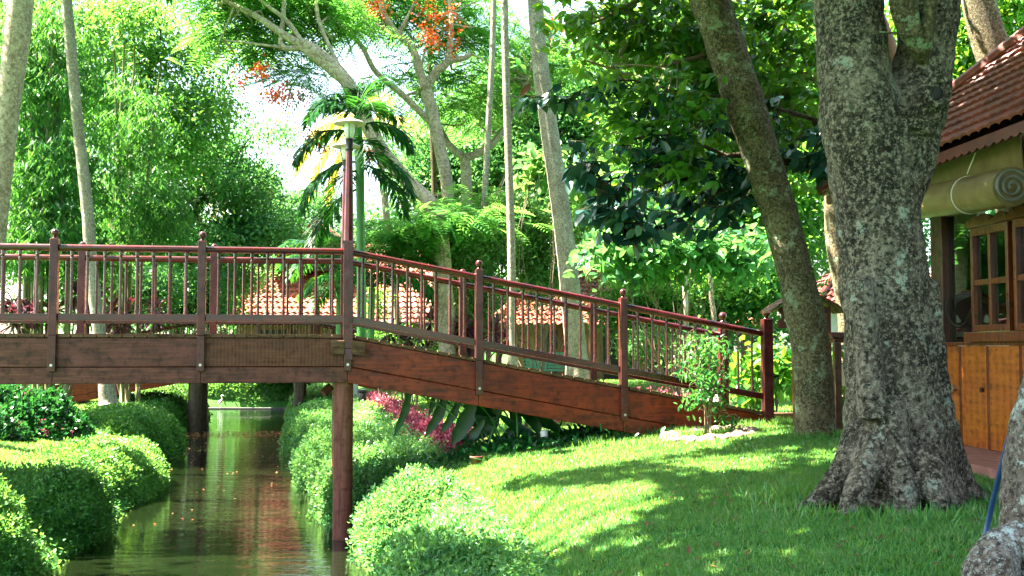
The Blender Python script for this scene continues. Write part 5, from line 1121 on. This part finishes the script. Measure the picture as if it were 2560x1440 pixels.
pr = [blades(wx_[kw], wy_[kw], .05, .0075, 'grass'), blades(*scatter(220000, -1.6, 6.5, 11, 17.5, onr(.9)), .055, .011, 'grass'),
      blades(*scatter(110000, -5.5, 9, 17.5, 34, onr(1.0)), .07, .022, 'grass'), blades(*scatter(90000, -13, -6, 12, 24, onl(.9)), .06, .016, 'grass'), blades(*scatter(50000, -16, -8.5, 24, 36, onl(1)), .08, .028, 'grass')]
# taller tufts at the feet of the trunks
for (cx_, cy_, rr) in ((bt.location[0], bt.location[1], .95), (lt.location[0], lt.location[1], .32), (3.4, 15.1, .3), (2.6, 14.85, .5), (1.6, 14.5, .6)):
    n = int(2600 * rr); a = R.uniform(0, 2 * PI, n); q = rr * (1 + R.normal(size=n) * .16); pr.append(blades(cx_ + q * np.cos(a), cy_ + q * np.sin(a), .12, .011, 'grass', .5))
v, g, r = merge(pr); tag(mk('grass', v, g, MT['grass'], rnd=r), 'short bright green lawn grass on both sides of the canal', 'grass', kind='stuff')
def cover(n, fx, L, h, mat, nm, lb, cat):
    x, y = fx; n = len(x); q = np.stack([x, y, gz(x, y) + R.random(n) * h], -1); v, g, r = leaf_quads(q, unit(rdir(n) + [0, 0, .35]), unit(rdir(n) * .5 + [0, 0, 1]), L * R.uniform(.6, 1.3, n), L * .62, .2); return tag(mk(nm, v, g, MT[mat], rnd=r), lb, cat, kind='stuff')
cover(0, scatter(120000, -2, 3, 5.5, 16, onr(.25, 1.1)), .042, .13, 'cover', 'ground_cover', 'leafy ground cover between the hedge mounds and the right lawn', 'ground cover')
cover(0, scatter(110000, -14, -4, 8, 34, onl(-.15, 1.3)), .055, .15, 'hedge', 'ground_cover', 'leafy ground cover along the left water edge', 'ground cover')
cover(0, scatter(110000, -6, 0, 16, 34, onr(-.15, 1.5)), .055, .15, 'cover', 'ground_cover', 'leafy ground cover along the right water edge behind the bridge', 'ground cover')
pa_ = [gp(a, b) for a, b in ((930, 995), (985, 1030), (1050, 1075), (1110, 1100), (1165, 1125))]; sp_ = np.array(spline(pa_, 10)); n = 6000
i = R.integers(0, len(sp_), n); q = sp_[i] + np.stack([R.normal(size=n) * .13, R.normal(size=n) * .2, np.zeros(n)], -1); q[:, 2] = gz(q[:, 0], q[:, 1]) + R.random(n) * .2
v, g, r = leaf_quads(q, unit(rdir(n) + [0, 0, .5]), rdir(n), .075 * R.uniform(.6, 1.2, n), .035); tag(mk('flower_bed', v, g, MT['pink_leaf'], rnd=r), 'winding band of pink bedding plants on the lawn behind the ramp', 'flower bed', kind='stuff')
x, y = scatter(2200, .2, 3, 17, 22, onr(2)); q = np.stack([x, y, gz(x, y) + R.random(len(x)) * .3], -1); v, g, r = leaf_quads(q, rdir(len(x)), rdir(len(x)), .08, .04); tag(mk('flower_bed', v, g, MT['pink_leaf'], rnd=r), 'small pink flowers glimpsed below the middle of the ramp', 'flower bed', kind='stuff')
def float_(n, x0, x1, y0, y1, L, hh=.006):
    x, y = scatter(n, x0, x1, y0, y1, lambda x, y: (x < xR(y) - .1) & (x > xL(y) + .1)); n = len(x); a = R.uniform(0, 6.3, n); return leaf_quads(np.stack([x, y, np.full(n, hh)], -1), np.stack([np.cos(a), np.sin(a), np.full(n, .04)], -1), np.tile([0, 0, 1.0], (n, 1)), L * R.uniform(.4, 1.2, n), L * .6, .1)
v, g, r = merge([float_(600, -10, -5.6, 31.2, 33.2, .09), float_(300, -10, -4, 22, 33, .07), float_(60, -8, -1, 13, 22, .045), float_(60, -8.6, -7.4, 25.2, 27, .13)])
tag(mk('fallen_petals', v, g, MT['petal'], rnd=r), 'red petals and leaves floating on the canal', 'petals', kind='stuff')
x, y = scatter(1100, -.5, 5.5, 6, 15, onr(1.0)); n = len(x); v, g, r = leaf_ovals(np.stack([x, y, gz(x, y) + .035], -1), unit(rdir(n) * [1, 1, .2]), np.tile([0, 0, 1.0], (n, 1)), .06 * R.uniform(.4, 1.2, n), .026, .1, .3)
tag(mk('fallen_leaves', v, g, MT['clay'], rnd=r), 'brown fallen leaves scattered over the shaded lawn', 'leaves', kind='stuff')
#MORE5
